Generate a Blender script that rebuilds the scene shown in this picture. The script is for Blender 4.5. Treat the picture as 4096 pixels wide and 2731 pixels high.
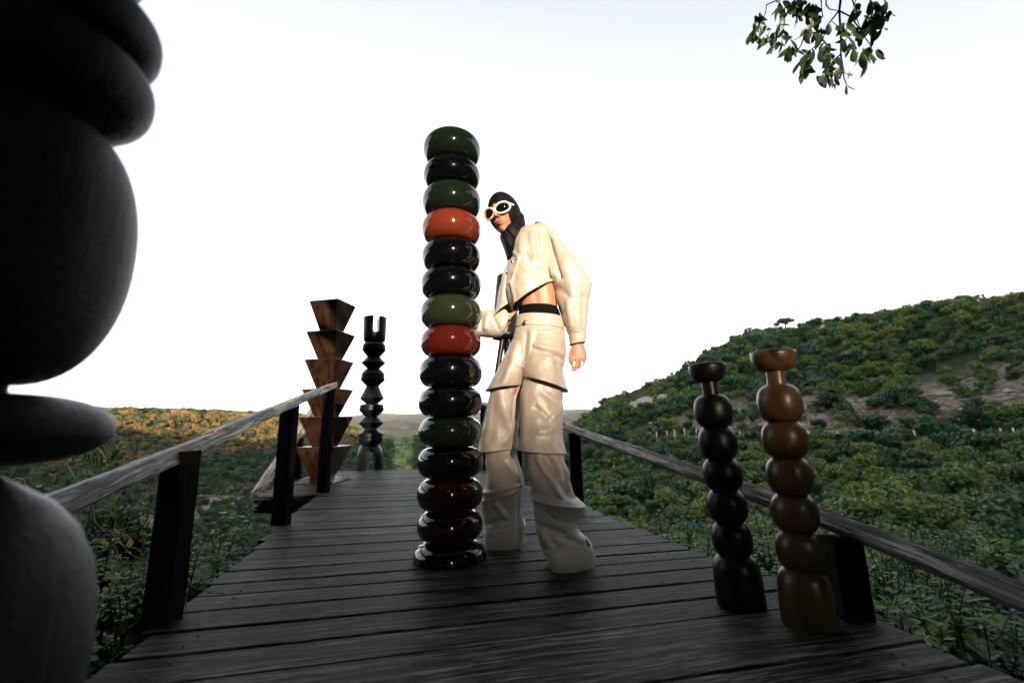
import bpy, bmesh, math, random
import numpy as np
from mathutils import Vector, Matrix, noise as mnoise
sc = bpy.context.scene
for o in list(bpy.data.objects): bpy.data.objects.remove(o)
C = sc.collection
PI = math.pi
rnd = random.Random(7)

# ---------------------------------------------------------------- camera
EYE = 0.58
PIX = 4096/2352.0
FOC = 1750.0
_c = np.array([2048, 1365.5])
_up = np.array([1857-_c[0], -7549-_c[1], FOC]); _up /= np.linalg.norm(_up)
_Y = np.array([0, 0, 1.0]); _Y = _Y - _up*(_Y@_up); _Y /= np.linalg.norm(_Y)
RW = np.array([np.cross(_Y, _up), _Y, _up])
cam = bpy.data.cameras.new('camera'); camo = bpy.data.objects.new('camera', cam); C.objects.link(camo)
cam.sensor_width = 36; cam.lens = 36*FOC/4096; cam.clip_end = 30000; cam.clip_start = 0.02
M3 = Matrix([[RW[i][0], -RW[i][1], -RW[i][2]] for i in range(3)])
camo.matrix_world = Matrix.Translation((0, 0, EYE)) @ M3.to_4x4()
cam.dof.use_dof = True; cam.dof.focus_distance = 2.15; cam.dof.aperture_fstop = 2.4
sc.camera = camo

def ray(x, y):
    return RW @ np.array([(x*PIX-_c[0])/FOC, (y*PIX-_c[1])/FOC, 1.0])
def gnd(x, y, z=0.0):
    d = ray(x, y); t = (z-EYE)/d[2]
    return Vector((d[0]*t, d[1]*t, z))
def at(x, y, Y):
    d = ray(x, y)*(Y/ray(x, y)[1]); return Vector((d[0], d[1], EYE+d[2]))

# ---------------------------------------------------------------- world, sun, exposure
SUN_EL, SUN_AZ = math.radians(9.0), math.radians(166)      # azimuth clockwise from +Y, behind the camera to the right
w = bpy.data.worlds.new('World'); sc.world = w; w.use_nodes = True
nt = w.node_tree; nt.nodes.clear()
bg = nt.nodes.new('ShaderNodeBackground'); ow = nt.nodes.new('ShaderNodeOutputWorld')
sky = nt.nodes.new('ShaderNodeTexSky'); sky.sky_type = 'NISHITA'; sky.sun_disc = False
sky.sun_elevation = SUN_EL; sky.sun_rotation = SUN_AZ; sky.air_density = 1.0; sky.dust_density = 4.0; sky.ozone_density = 1.0
sky.altitude = 1800
bg.inputs['Strength'].default_value = 0.15
hs = nt.nodes.new('ShaderNodeHueSaturation'); hs.inputs['Saturation'].default_value = .22
nt.links.new(sky.outputs[0], hs.inputs['Color']); nt.links.new(hs.outputs[0], bg.inputs[0]); nt.links.new(bg.outputs[0], ow.inputs[0])
sun = bpy.data.lights.new('sun', 'SUN'); suno = bpy.data.objects.new('sun', sun); C.objects.link(suno)
sun.energy = 2.9; sun.angle = math.radians(0.5); sun.color = (1.0, 0.765, 0.55)
sd = Vector((math.sin(SUN_AZ)*math.cos(SUN_EL), math.cos(SUN_AZ)*math.cos(SUN_EL), math.sin(SUN_EL)))
suno.rotation_euler = sd.to_track_quat('Z', 'Y').to_euler()
sc.view_settings.view_transform = 'Standard'; sc.view_settings.look = 'None'
sc.view_settings.exposure = 2.08; sc.view_settings.gamma = 1.0
sc.view_settings.use_curve_mapping = False
sc.render.engine = 'CYCLES'
sc.cycles.max_bounces = 6; sc.cycles.transparent_max_bounces = 8; sc.cycles.volume_bounces = 0

# ---------------------------------------------------------------- materials
def newmat(name):
    m = bpy.data.materials.new(name); m.use_nodes = True
    n = m.node_tree; b = n.nodes['Principled BSDF']
    return m, n, b
def N(n, t, **k):
    x = n.nodes.new(t)
    for a, v in k.items():
        if a.startswith('i_'):
            x.inputs[a[2:].replace('_', ' ')].default_value = v
        else: setattr(x, a, v)
    return x
def ramp(n, fac, stops):
    r = n.nodes.new('ShaderNodeValToRGB'); n.links.new(fac, r.inputs[0])
    e = r.color_ramp.elements
    while len(e) < len(stops): e.new(0.5)
    for q, (p, c) in zip(e, stops):
        q.position = p; q.color = (c[0], c[1], c[2], 1) if len(c) == 3 else c
    return r.outputs[0]
def objcoord(n, scale, rot=(0, 0, 0), jitter=True):
    tc = N(n, 'ShaderNodeTexCoord'); mp = N(n, 'ShaderNodeMapping')
    mp.inputs['Scale'].default_value = scale; mp.inputs['Rotation'].default_value = rot
    if jitter:
        oi = N(n, 'ShaderNodeObjectInfo'); mu = N(n, 'ShaderNodeMath', operation='MULTIPLY'); mu.inputs[1].default_value = 37.0
        n.links.new(oi.outputs['Random'], mu.inputs[0])
        ad = N(n, 'ShaderNodeVectorMath', operation='ADD')
        n.links.new(tc.outputs['Object'], ad.inputs[0]); n.links.new(mu.outputs[0], ad.inputs[1])
        n.links.new(ad.outputs[0], mp.inputs[0])
    else: n.links.new(tc.outputs['Object'], mp.inputs[0])
    return mp.outputs[0]
def bump(n, b, h, strength, dist=0.01, prev=None):
    bp = N(n, 'ShaderNodeBump'); bp.inputs['Strength'].default_value = strength; bp.inputs['Distance'].default_value = dist
    n.links.new(h, bp.inputs['Height'])
    if prev: n.links.new(prev, bp.inputs['Normal'])
    n.links.new(bp.outputs[0], b.inputs['Normal']); return bp.outputs[0]
def noise(n, vec, scale=1, detail=4, rough=.55, dist=0.0):
    x = N(n, 'ShaderNodeTexNoise'); x.inputs['Scale'].default_value = scale; x.inputs['Detail'].default_value = detail
    x.inputs['Roughness'].default_value = rough; x.inputs['Distortion'].default_value = dist
    n.links.new(vec, x.inputs['Vector']); return x.outputs['Fac']

def weathered(name, dark, mid, light, rough=.55, bs=.8, gs=1.0, knots=True, spec=.5, cracks=False):
    m, n, b = newmat(name)
    v = objcoord(n, (1, 1, 1))
    # gentle waviness of the grain
    wv = N(n, 'ShaderNodeTexNoise'); wv.inputs['Scale'].default_value = 3.0; wv.inputs['Detail'].default_value = 2
    n.links.new(v, wv.inputs['Vector'])
    sb = N(n, 'ShaderNodeVectorMath', operation='MULTIPLY_ADD')
    n.links.new(wv.outputs['Color'], sb.inputs[0]); sb.inputs[1].default_value = (0, .03, .03); n.links.new(v, sb.inputs[2])
    def st(s):
        mp = N(n, 'ShaderNodeMapping'); mp.inputs['Scale'].default_value = s; n.links.new(sb.outputs[0], mp.inputs[0]); return mp.outputs[0]
    g1 = noise(n, st((1.8*gs, 58*gs, 58*gs)), 1, 6, .65)
    g2 = noise(n, st((6*gs, 260*gs, 260*gs)), 1, 3, .6)
    big = noise(n, v, 5, 4, .6)
    mx = N(n, 'ShaderNodeMix', data_type='FLOAT'); mx.inputs['Factor'].default_value = .4
    n.links.new(g1, mx.inputs[2]); n.links.new(g2, mx.inputs[3])
    c1 = ramp(n, mx.outputs[0], [(.40, dark), (.49, mid), (.585, light)])
    if cracks:
        g3 = noise(n, st((1.1, 42, 42)), 1, 2, .5)
        ln_ = ramp(n, g3, [(.455, (1, 1, 1)), (.475, (.08, .08, .08)), (.49, (1, 1, 1)), (.56, (1, 1, 1)), (.575, (.3, .3, .3)), (.59, (1, 1, 1))])
        cm = N(n, 'ShaderNodeVectorMath', operation='MULTIPLY'); n.links.new(c1, cm.inputs[0]); n.links.new(ln_, cm.inputs[1]); c1 = cm.outputs[0]
        g4 = noise(n, st((5, 30, 30)), 1, 3, .7)
        hi = ramp(n, g4, [(.66, (1, 1, 1)), (.72, (2.6, 2.3, 1.9))]); cm = N(n, 'ShaderNodeVectorMath', operation='MULTIPLY'); n.links.new(c1, cm.inputs[0]); n.links.new(hi, cm.inputs[1]); c1 = cm.outputs[0]
    # every board has its own tone, plus broad blotches
    oi = N(n, 'ShaderNodeObjectInfo')
    tone = N(n, 'ShaderNodeMapRange'); tone.inputs['To Min'].default_value = .7; tone.inputs['To Max'].default_value = 1.35
    n.links.new(oi.outputs['Random'], tone.inputs['Value'])
    bl = N(n, 'ShaderNodeMapRange'); bl.inputs['From Min'].default_value = .35; bl.inputs['From Max'].default_value = .65
    bl.inputs['To Min'].default_value = .6; bl.inputs['To Max'].default_value = 1.3; n.links.new(big, bl.inputs['Value'])
    mu = N(n, 'ShaderNodeMath', operation='MULTIPLY'); n.links.new(tone.outputs[0], mu.inputs[0]); n.links.new(bl.outputs[0], mu.inputs[1])
    vm = N(n, 'ShaderNodeVectorMath', operation='SCALE'); n.links.new(c1, vm.inputs[0]); n.links.new(mu.outputs[0], vm.inputs['Scale'])
    col = vm.outputs[0]
    if knots:
        kv = N(n, 'ShaderNodeTexVoronoi'); kv.inputs['Scale'].default_value = 1.0
        n.links.new(st((2.3, 8, 8)), kv.inputs['Vector'])
        kr = ramp(n, kv.outputs['Distance'], [(.04, (1, 1, 1)), (.11, (0, 0, 0))])
        mk = N(n, 'ShaderNodeMix', data_type='RGBA'); n.links.new(kr, mk.inputs['Factor']); n.links.new(col, mk.inputs[6])
        mk.inputs[7].default_value = (.018, .012, .008, 1); col = mk.outputs[2]
    n.links.new(col, b.inputs['Base Color'])
    rr = N(n, 'ShaderNodeMapRange'); rr.inputs['To Min'].default_value = rough-.12; rr.inputs['To Max'].default_value = rough+.2
    n.links.new(g1, rr.inputs['Value']); n.links.new(rr.outputs[0], b.inputs['Roughness'])
    b.inputs['Specular IOR Level'].default_value = spec
    bump(n, b, mx.outputs[0], bs, .006)
    return m

def solid(name, col, rough=.5, **k):
    m, n, b = newmat(name); b.inputs['Base Color'].default_value = (*col, 1); b.inputs['Roughness'].default_value = rough
    for a, v in k.items(): b.inputs[a.replace('_', ' ')].default_value = v
    return m

M_DECK = weathered('deck_wood', (.0006, .0014, .0018), (.006, .010, .011), (.15, .14, .115), .55, 1.2, spec=.08, cracks=True)
M_RAIL = weathered('rail_wood', (.008, .009, .011), (.085, .09, .095), (.40, .38, .34), .6, 1.0, .8, False, .35, True)
M_POST = weathered('post_wood', (.001, .001, .001), (.003, .0025, .0025), (.012, .008, .006), .7, .6, spec=.08)
M_NAIL = solid('nail_steel', (.05, .045, .04), .6, Metallic=.5)

def stained(name, c1, c2, rough, bs, scale=1.0, contrast=(.35, .65), coat=0.0, stain=None, stretch=(14, 14, 1.6), spec=.28):
    m, n, b = newmat(name)
    v = objcoord(n, tuple(s*scale for s in stretch))
    g = noise(n, v, 1, 6, .6, 1.2)
    col = ramp(n, g, [(contrast[0], c1), (contrast[1], c2)])
    if stain:
        v2 = objcoord(n, (9, 9, 5)); s2 = noise(n, v2, 1, 2, .4)
        f = ramp(n, s2, [(.66, (0, 0, 0)), (.70, (1, 1, 1))])
        mk = N(n, 'ShaderNodeMix', data_type='RGBA'); n.links.new(f, mk.inputs['Factor']); n.links.new(col, mk.inputs[6])
        mk.inputs[7].default_value = (*stain, 1); col = mk.outputs[2]
    n.links.new(col, b.inputs['Base Color']); b.inputs['Roughness'].default_value = rough
    b.inputs['Coat Weight'].default_value = coat; b.inputs['Coat Roughness'].default_value = .25; b.inputs['Specular IOR Level'].default_value = spec
    fine = noise(n, objcoord(n, (60*scale, 60*scale, 300*scale)), 1, 3, .6)
    ad = N(n, 'ShaderNodeMath', operation='ADD'); n.links.new(g, ad.inputs[0]); n.links.new(fine, ad.inputs[1])
    bump(n, b, ad.outputs[0], bs, .002)
    return m
M_BLACK = stained('blackened_wood', (.0015, .002, .003), (.005, .006, .008), .36, .25, spec=.2)
M_BLACKBIG = stained('blackened_turned_wood', (.001, .0015, .002), (.010, .013, .013), .44, .8, 2.0, spec=.20)
M_BLACKFAR = stained('blackened_carved_wood', (.002, .0025, .004), (.008, .010, .014), .34, .3, spec=.2)
M_BROWN = stained('waxed_brown_wood', (.028, .015, .006), (.085, .046, .017), .38, .2, 1, (.3, .7), .15, (.012, .007, .004))
M_ROSE = stained('figured_hardwood', (.007, .0035, .0022), (.032, .0145, .007), .33, .15, .9, (.38, .62), .3, None, (9, 9, 3))

def lacquer(name, col, col2):
    m, n, b = newmat(name)
    v = objcoord(n, (1, 1, 1)); g = noise(n, v, 180, 2, .6)
    n.links.new(ramp(n, g, [(.4, col), (.7, col2)]), b.inputs['Base Color'])
    b.inputs['Roughness'].default_value = .22; b.inputs['Coat Weight'].default_value = 1.0; b.inputs['Coat Roughness'].default_value = .012
    b.inputs['Specular IOR Level'].default_value = .02; b.inputs['Coat IOR'].default_value = 1.6
    w2 = noise(n, v, 14, 2, .5); bp = N(n, 'ShaderNodeBump'); bp.inputs['Strength'].default_value = .06; bp.inputs['Distance'].default_value = .01
    n.links.new(w2, bp.inputs['Height']); n.links.new(bp.outputs[0], b.inputs['Coat Normal'])
    return m
L_BLACK = lacquer('black_lacquer', (.0012, .0014, .002), (.002, .0023, .0035))
L_GREEN = lacquer('green_lacquer', (.010, .017, .008), (.014, .023, .011))
L_GREEND = lacquer('dark_green_lacquer', (.004, .008, .004), (.006, .011, .005))
L_GREENB = lacquer('green_black_lacquer', (.004, .009, .005), (.006, .012, .007))
L_RED = lacquer('red_lacquer', (.048, .006, .0035), (.062, .008, .004))
L_ORANGE = lacquer('orange_red_lacquer', (.10, .018, .008), (.13, .024, .012))
L_OXBLOOD = lacquer('oxblood_lacquer', (.030, .0035, .003), (.040, .005, .004))

# cloth, skin
def cloth_mat():
    m, n, b = newmat('pearly_cream_satin')
    v = objcoord(n, (1, 1, 1), jitter=False)
    g = noise(n, v, 900, 2, .7); g2 = noise(n, v, 9, 4, .55)
    n.links.new(ramp(n, g, [(.3, (.40, .36, .315)), (.7, (.52, .48, .43))]), b.inputs['Base Color'])
    b.inputs['Roughness'].default_value = .43; b.inputs['Metallic'].default_value = .12
    b.inputs['Sheen Weight'].default_value = .25; b.inputs['Coat Weight'].default_value = 0.0
    ad = N(n, 'ShaderNodeMath', operation='MULTIPLY_ADD'); n.links.new(g, ad.inputs[0]); ad.inputs[1].default_value = .03; n.links.new(g2, ad.inputs[2])
    bump(n, b, ad.outputs[0], .35, .03)
    return m
M_CLOTH = cloth_mat()
def skin_mat():
    m, n, b = newmat('skin')
    v = objcoord(n, (1, 1, 1), jitter=False); g = noise(n, v, 60, 4, .6)
    n.links.new(ramp(n, g, [(.3, (.32, .15, .09)), (.7, (.42, .22, .14))]), b.inputs['Base Color'])
    b.inputs['Roughness'].default_value = .48; b.inputs['Subsurface Weight'].default_value = .08
    b.inputs['Subsurface Radius'].default_value = (.02, .008, .004); bump(n, b, noise(n, v, 350, 2), .08, .003)
    return m
M_SKIN = skin_mat()
M_HOOD = solid('sheer_black_nylon', (.002, .003, .0045), .6, Specular_IOR_Level=.2)
M_BLACKCLOTH = solid('black_jersey', (.0025, .003, .0045), .9, Specular_IOR_Level=.1)
M_FRAME = solid('cream_plastic', (.68, .62, .52), .3)
M_LENS = solid('dark_lens', (.004, .004, .007), .03, Coat_Weight=1.0)
M_LIP = solid('lips', (.36, .11, .08), .4)
M_TEETH = solid('teeth', (.7, .65, .55), .3)
M_SNAP = solid('steel_snap', (.6, .6, .58), .25, Metallic=1.0)
M_LINING = solid('dark_lining', (.012, .011, .011), .8)

def leafmat(name, cols, rough=.5, trans=.25, spec=.4):
    m, n, b = newmat(name)
    oi = N(n, 'ShaderNodeObjectInfo'); tc = N(n, 'ShaderNodeTexCoord')
    nz = noise(n, tc.outputs['Object'], 2.3, 3, .7)
    ad = N(n, 'ShaderNodeMath', operation='MULTIPLY_ADD'); n.links.new(nz, ad.inputs[0]); ad.inputs[1].default_value = .8
    mm = N(n, 'ShaderNodeMath', operation='MULTIPLY'); mm.inputs[1].default_value = .75; n.links.new(oi.outputs['Random'], mm.inputs[0])
    n.links.new(mm.outputs[0], ad.inputs[2])
    sb = N(n, 'ShaderNodeMath', operation='SUBTRACT'); n.links.new(ad.outputs[0], sb.inputs[0]); sb.inputs[1].default_value = .28
    k = len(cols)
    col = ramp(n, sb.outputs[0], [(.05+.9*i/(k-1), c) for i, c in enumerate(cols)])
    n.links.new(col, b.inputs['Base Color']); b.inputs['Roughness'].default_value = rough
    b.inputs['Specular IOR Level'].default_value = spec
    tr = N(n, 'ShaderNodeBsdfTranslucent'); n.links.new(col, tr.inputs[0])
    ms = N(n, 'ShaderNodeMixShader'); ms.inputs[0].default_value = trans
    out = n.nodes['Material Output']
    n.links.new(b.outputs[0], ms.inputs[1]); n.links.new(tr.outputs[0], ms.inputs[2]); n.links.new(ms.outputs[0], out.inputs[0])
    return m
F_HILL = leafmat('hillside_foliage', [(.005, .022, .008), (.014, .058, .012), (.05, .125, .015), (.17, .20, .03), (.035, .10, .038), (.11, .10, .05)])
F_CACTUS = leafmat('cactus_pads', [(.02, .08, .04), (.035, .11, .055), (.07, .15, .08)], .5, .05)
F_FAR = leafmat('sun_tinted_foliage', [(.018, .04, .02), (.03, .055, .025), (.26, .15, .035), (.10, .085, .03), (.34, .20, .05)], .7, .1)  # golden tones stand in for low sun on the upper left hill
F_VAL = leafmat('valley_foliage', [(.006, .026, .013), (.016, .052, .020), (.045, .09, .028), (.08, .095, .04)], .7, .1)
F_OAK = leafmat('oak_foliage', [(.012, .03, .01), (.03, .06, .015), (.05, .075, .02)], .4, .25)
F_LIME = leafmat('fresh_green_foliage', [(.03, .11, .015), (.08, .21, .02), (.17, .26, .03)], .5, .35)
F_VINE = leafmat('dark_undergrowth', [(.006, .026, .008), (.015, .055, .012), (.05, .11, .02)], .5, .3)
F_YELLOW = leafmat('yellow_leaf', [(.35, .22, .03), (.45, .30, .04), (.28, .13, .03)], .5, .4)
F_DRY = leafmat('dry_leaf', [(.14, .04, .015), (.22, .08, .02), (.30, .16, .04)], .6, .3)
M_STEM = solid('pale_vine_stem', (.22, .25, .08), .6)
M_DSTEM = solid('dark_stem', (.03, .035, .015), .7)
M_BARK = stained('bark', (.02, .014, .01), (.06, .045, .03), .8, .8)
M_STONE = stained('pale_stone', (.22, .19, .16), (.42, .38, .33), .9, 1.0, .4)
M_CLIFF = stained('ochre_cliff_stone', (.10, .06, .035), (.24, .16, .10), .9, 1.0, .4)
M_WHITEPOST = solid('whitewashed_post', (.62, .60, .54), .8)

# ---------------------------------------------------------------- mesh helpers
def link(name, me, mat=None, parent=None):
    o = bpy.data.objects.new(name, me); C.objects.link(o)
    if mat is not None and me is not None and not me.materials:
        me.materials.append(mat)
    if parent is not None: o.parent = parent
    return o
def mesh(name, v, f, mat=None, smooth=True):
    me = bpy.data.meshes.new(name); me.from_pydata([tuple(p) for p in v], [], [tuple(q) for q in f]); me.update()
    if smooth: me.polygons.foreach_set('use_smooth', [True]*len(me.polygons))
    if mat: me.materials.append(mat)
    return me
def meshnp(name, v, f, mat, smooth=False):
    """v (n,3), f (m,k) arrays, all faces with k corners"""
    me = bpy.data.meshes.new(name); v = np.asarray(v, np.float32); f = np.asarray(f, np.int32); k = f.shape[1]
    me.vertices.add(len(v)); me.vertices.foreach_set('co', v.ravel())
    me.loops.add(f.size); me.loops.foreach_set('vertex_index', f.ravel())
    me.polygons.add(len(f)); me.polygons.foreach_set('loop_start', np.arange(0, f.size, k, dtype=np.int32))
    me.update(calc_edges=True); me.validate()
    me.polygons.foreach_set('use_smooth', [smooth]*len(me.polygons))
    me.materials.append(mat); return me
def thing(name, label, cat, loc=(0, 0, 0), group=None, kind=None):
    o = bpy.data.objects.new(name, None); C.objects.link(o); o.location = loc; o.empty_display_size = .1
    if kind: o['kind'] = kind
    else: o['label'] = label; o['category'] = cat
    if group: o['group'] = group
    return o
def tag(o, label, cat, group=None):
    o['label'] = label; o['category'] = cat
    if group: o['group'] = group
    return o
def lathe_me(name, prof, mat, seg=56, flat=False):
    v, f = [], []
    for r, z in prof:
        for i in range(seg):
            a = 2*PI*i/seg; v.append((r*math.cos(a), r*math.sin(a), z))
    for j in range(len(prof)-1):
        for i in range(seg):
            f.append((j*seg+i, j*seg+(i+1) % seg, (j+1)*seg+(i+1) % seg, (j+1)*seg+i))
    f.append(tuple(range(seg-1, -1, -1))); n = (len(prof)-1)*seg; f.append(tuple(range(n, n+seg)))
    me = mesh(name, v, f, mat)
    return me
def sharp(me, ang=35):
    try: me.set_sharp_from_angle(angle=math.radians(ang))
    except Exception: pass
    return me
def bulge(z0, z1, r0, rm, r1, n=14, e=2.4):
    """profile of one turned bead from z0 up to z1 (superellipse side)"""
    out = []; zc = (z0+z1)/2; h = (z1-z0)/2
    for i in range(n+1):
        t = -1+2*i/n; t = math.sin(t*PI/2)
        k = (1-abs(t)**e)**(1/e); rr = r0 if t < 0 else r1
        out.append((rr+(rm-rr)*k, zc+h*t))
    return out
def box_me(name, sx, sy, sz, mat, bev=.003):
    bm = bmesh.new(); bmesh.ops.create_cube(bm, size=1); bmesh.ops.scale(bm, vec=(sx, sy, sz), verts=bm.verts)
    if bev: bmesh.ops.bevel(bm, geom=bm.edges[:], offset=bev, segments=1, affect='EDGES')
    me = bpy.data.meshes.new(name); bm.to_mesh(me); bm.free(); me.materials.append(mat); return me
def frame(p0, p1, upv=(0, 0, 1)):
    x = (Vector(p1)-Vector(p0)).normalized(); y = Vector(upv).cross(x).normalized(); z = x.cross(y)
    return Matrix((x, y, z)).transposed()
def beam(name, p0, p1, wy, wz, mat, parent=None, upv=(0, 0, 1), rag=.004, nx=40, seed=0, roll=0.0):
    """weathered length of timber: local X runs along it; every face has its own waviness"""
    p0, p1 = Vector(p0), Vector(p1); L = (p1-p0).length
    prof = []
    ny = 6; b = min(wy, wz)*.12
    hy, hz = wy/2, wz/2
    ring = []
    for i in range(ny+1): ring.append((-hy+b+(wy-2*b)*i/ny, -hz))
    for i in range(3): ring.append((hy, -hz+b+(wz-2*b)*i/2))
    for i in range(ny+1): ring.append((hy-b-(wy-2*b)*i/ny, hz))
    for i in range(3): ring.append((-hy, hz-b-(wz-2*b)*i/2))
    v, f = [], []; m = len(ring)
    for j in range(nx+1):
        x = -L/2+L*j/nx
        for k, (y, z) in enumerate(ring):
            d = mnoise.noise(Vector((x*3+seed*7, y*30, z*30)))*rag + mnoise.noise(Vector((x*14+seed, y*60+k*.7, z*60)))*rag*.6
            l = math.hypot(y, z)
            v.append((x, y+y/l*d, z+z/l*d))
    for j in range(nx):
        for k in range(m):
            f.append((j*m+k, j*m+(k+1) % m, (j+1)*m+(k+1) % m, (j+1)*m+k))
    f.append(tuple(range(m-1, -1, -1))); f.append(tuple(range(nx*m, nx*m+m)))
    f = [tuple(reversed(q)) for q in f]
    o = link(name, sharp(mesh(name, v, f, mat), 40), None, parent)
    R = frame(p0, p1, upv)
    if roll: R = R @ Matrix.Rotation(roll, 3, 'X')
    mw = Matrix.Translation((p0+p1)/2) @ R.to_4x4()
    o.matrix_world = mw
    if parent is not None: o.matrix_basis = parent_world[parent.name].inverted() @ mw if parent.name in parent_world else mw
    return o
parent_world = {}
def reg(o):
    parent_world[o.name] = Matrix.Translation(o.location) @ Matrix.Rotation(o.rotation_euler.z, 4, 'Z'); return o
def tube_data(paths, seg=5):
    """paths: list of lists of (point, radius) -> verts, quads"""
    V, F = [], []
    for path in paths:
        base = len(V); n = len(path)
        for i, (p, r) in enumerate(path):
            a = Vector(path[max(i-1, 0)][0]); b = Vector(path[min(i+1, n-1)][0]); d = (b-a)
            d = d.normalized() if d.length > 1e-9 else Vector((0, 0, 1))
            u = d.cross(Vector((.3, .2, 1))).normalized() if abs(d.z) < .95 else d.cross(Vector((1, 0, 0))).normalized(); q = d.cross(u)
            for k in range(seg):
                an = 2*PI*k/seg; V.append(Vector(p)+u*(r*math.cos(an))+q*(r*math.sin(an)))
        for i in range(n-1):
            for k in range(seg):
                F.append((base+i*seg+k, base+i*seg+(k+1) % seg, base+(i+1)*seg+(k+1) % seg, base+(i+1)*seg+k))
    return V, F

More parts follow.
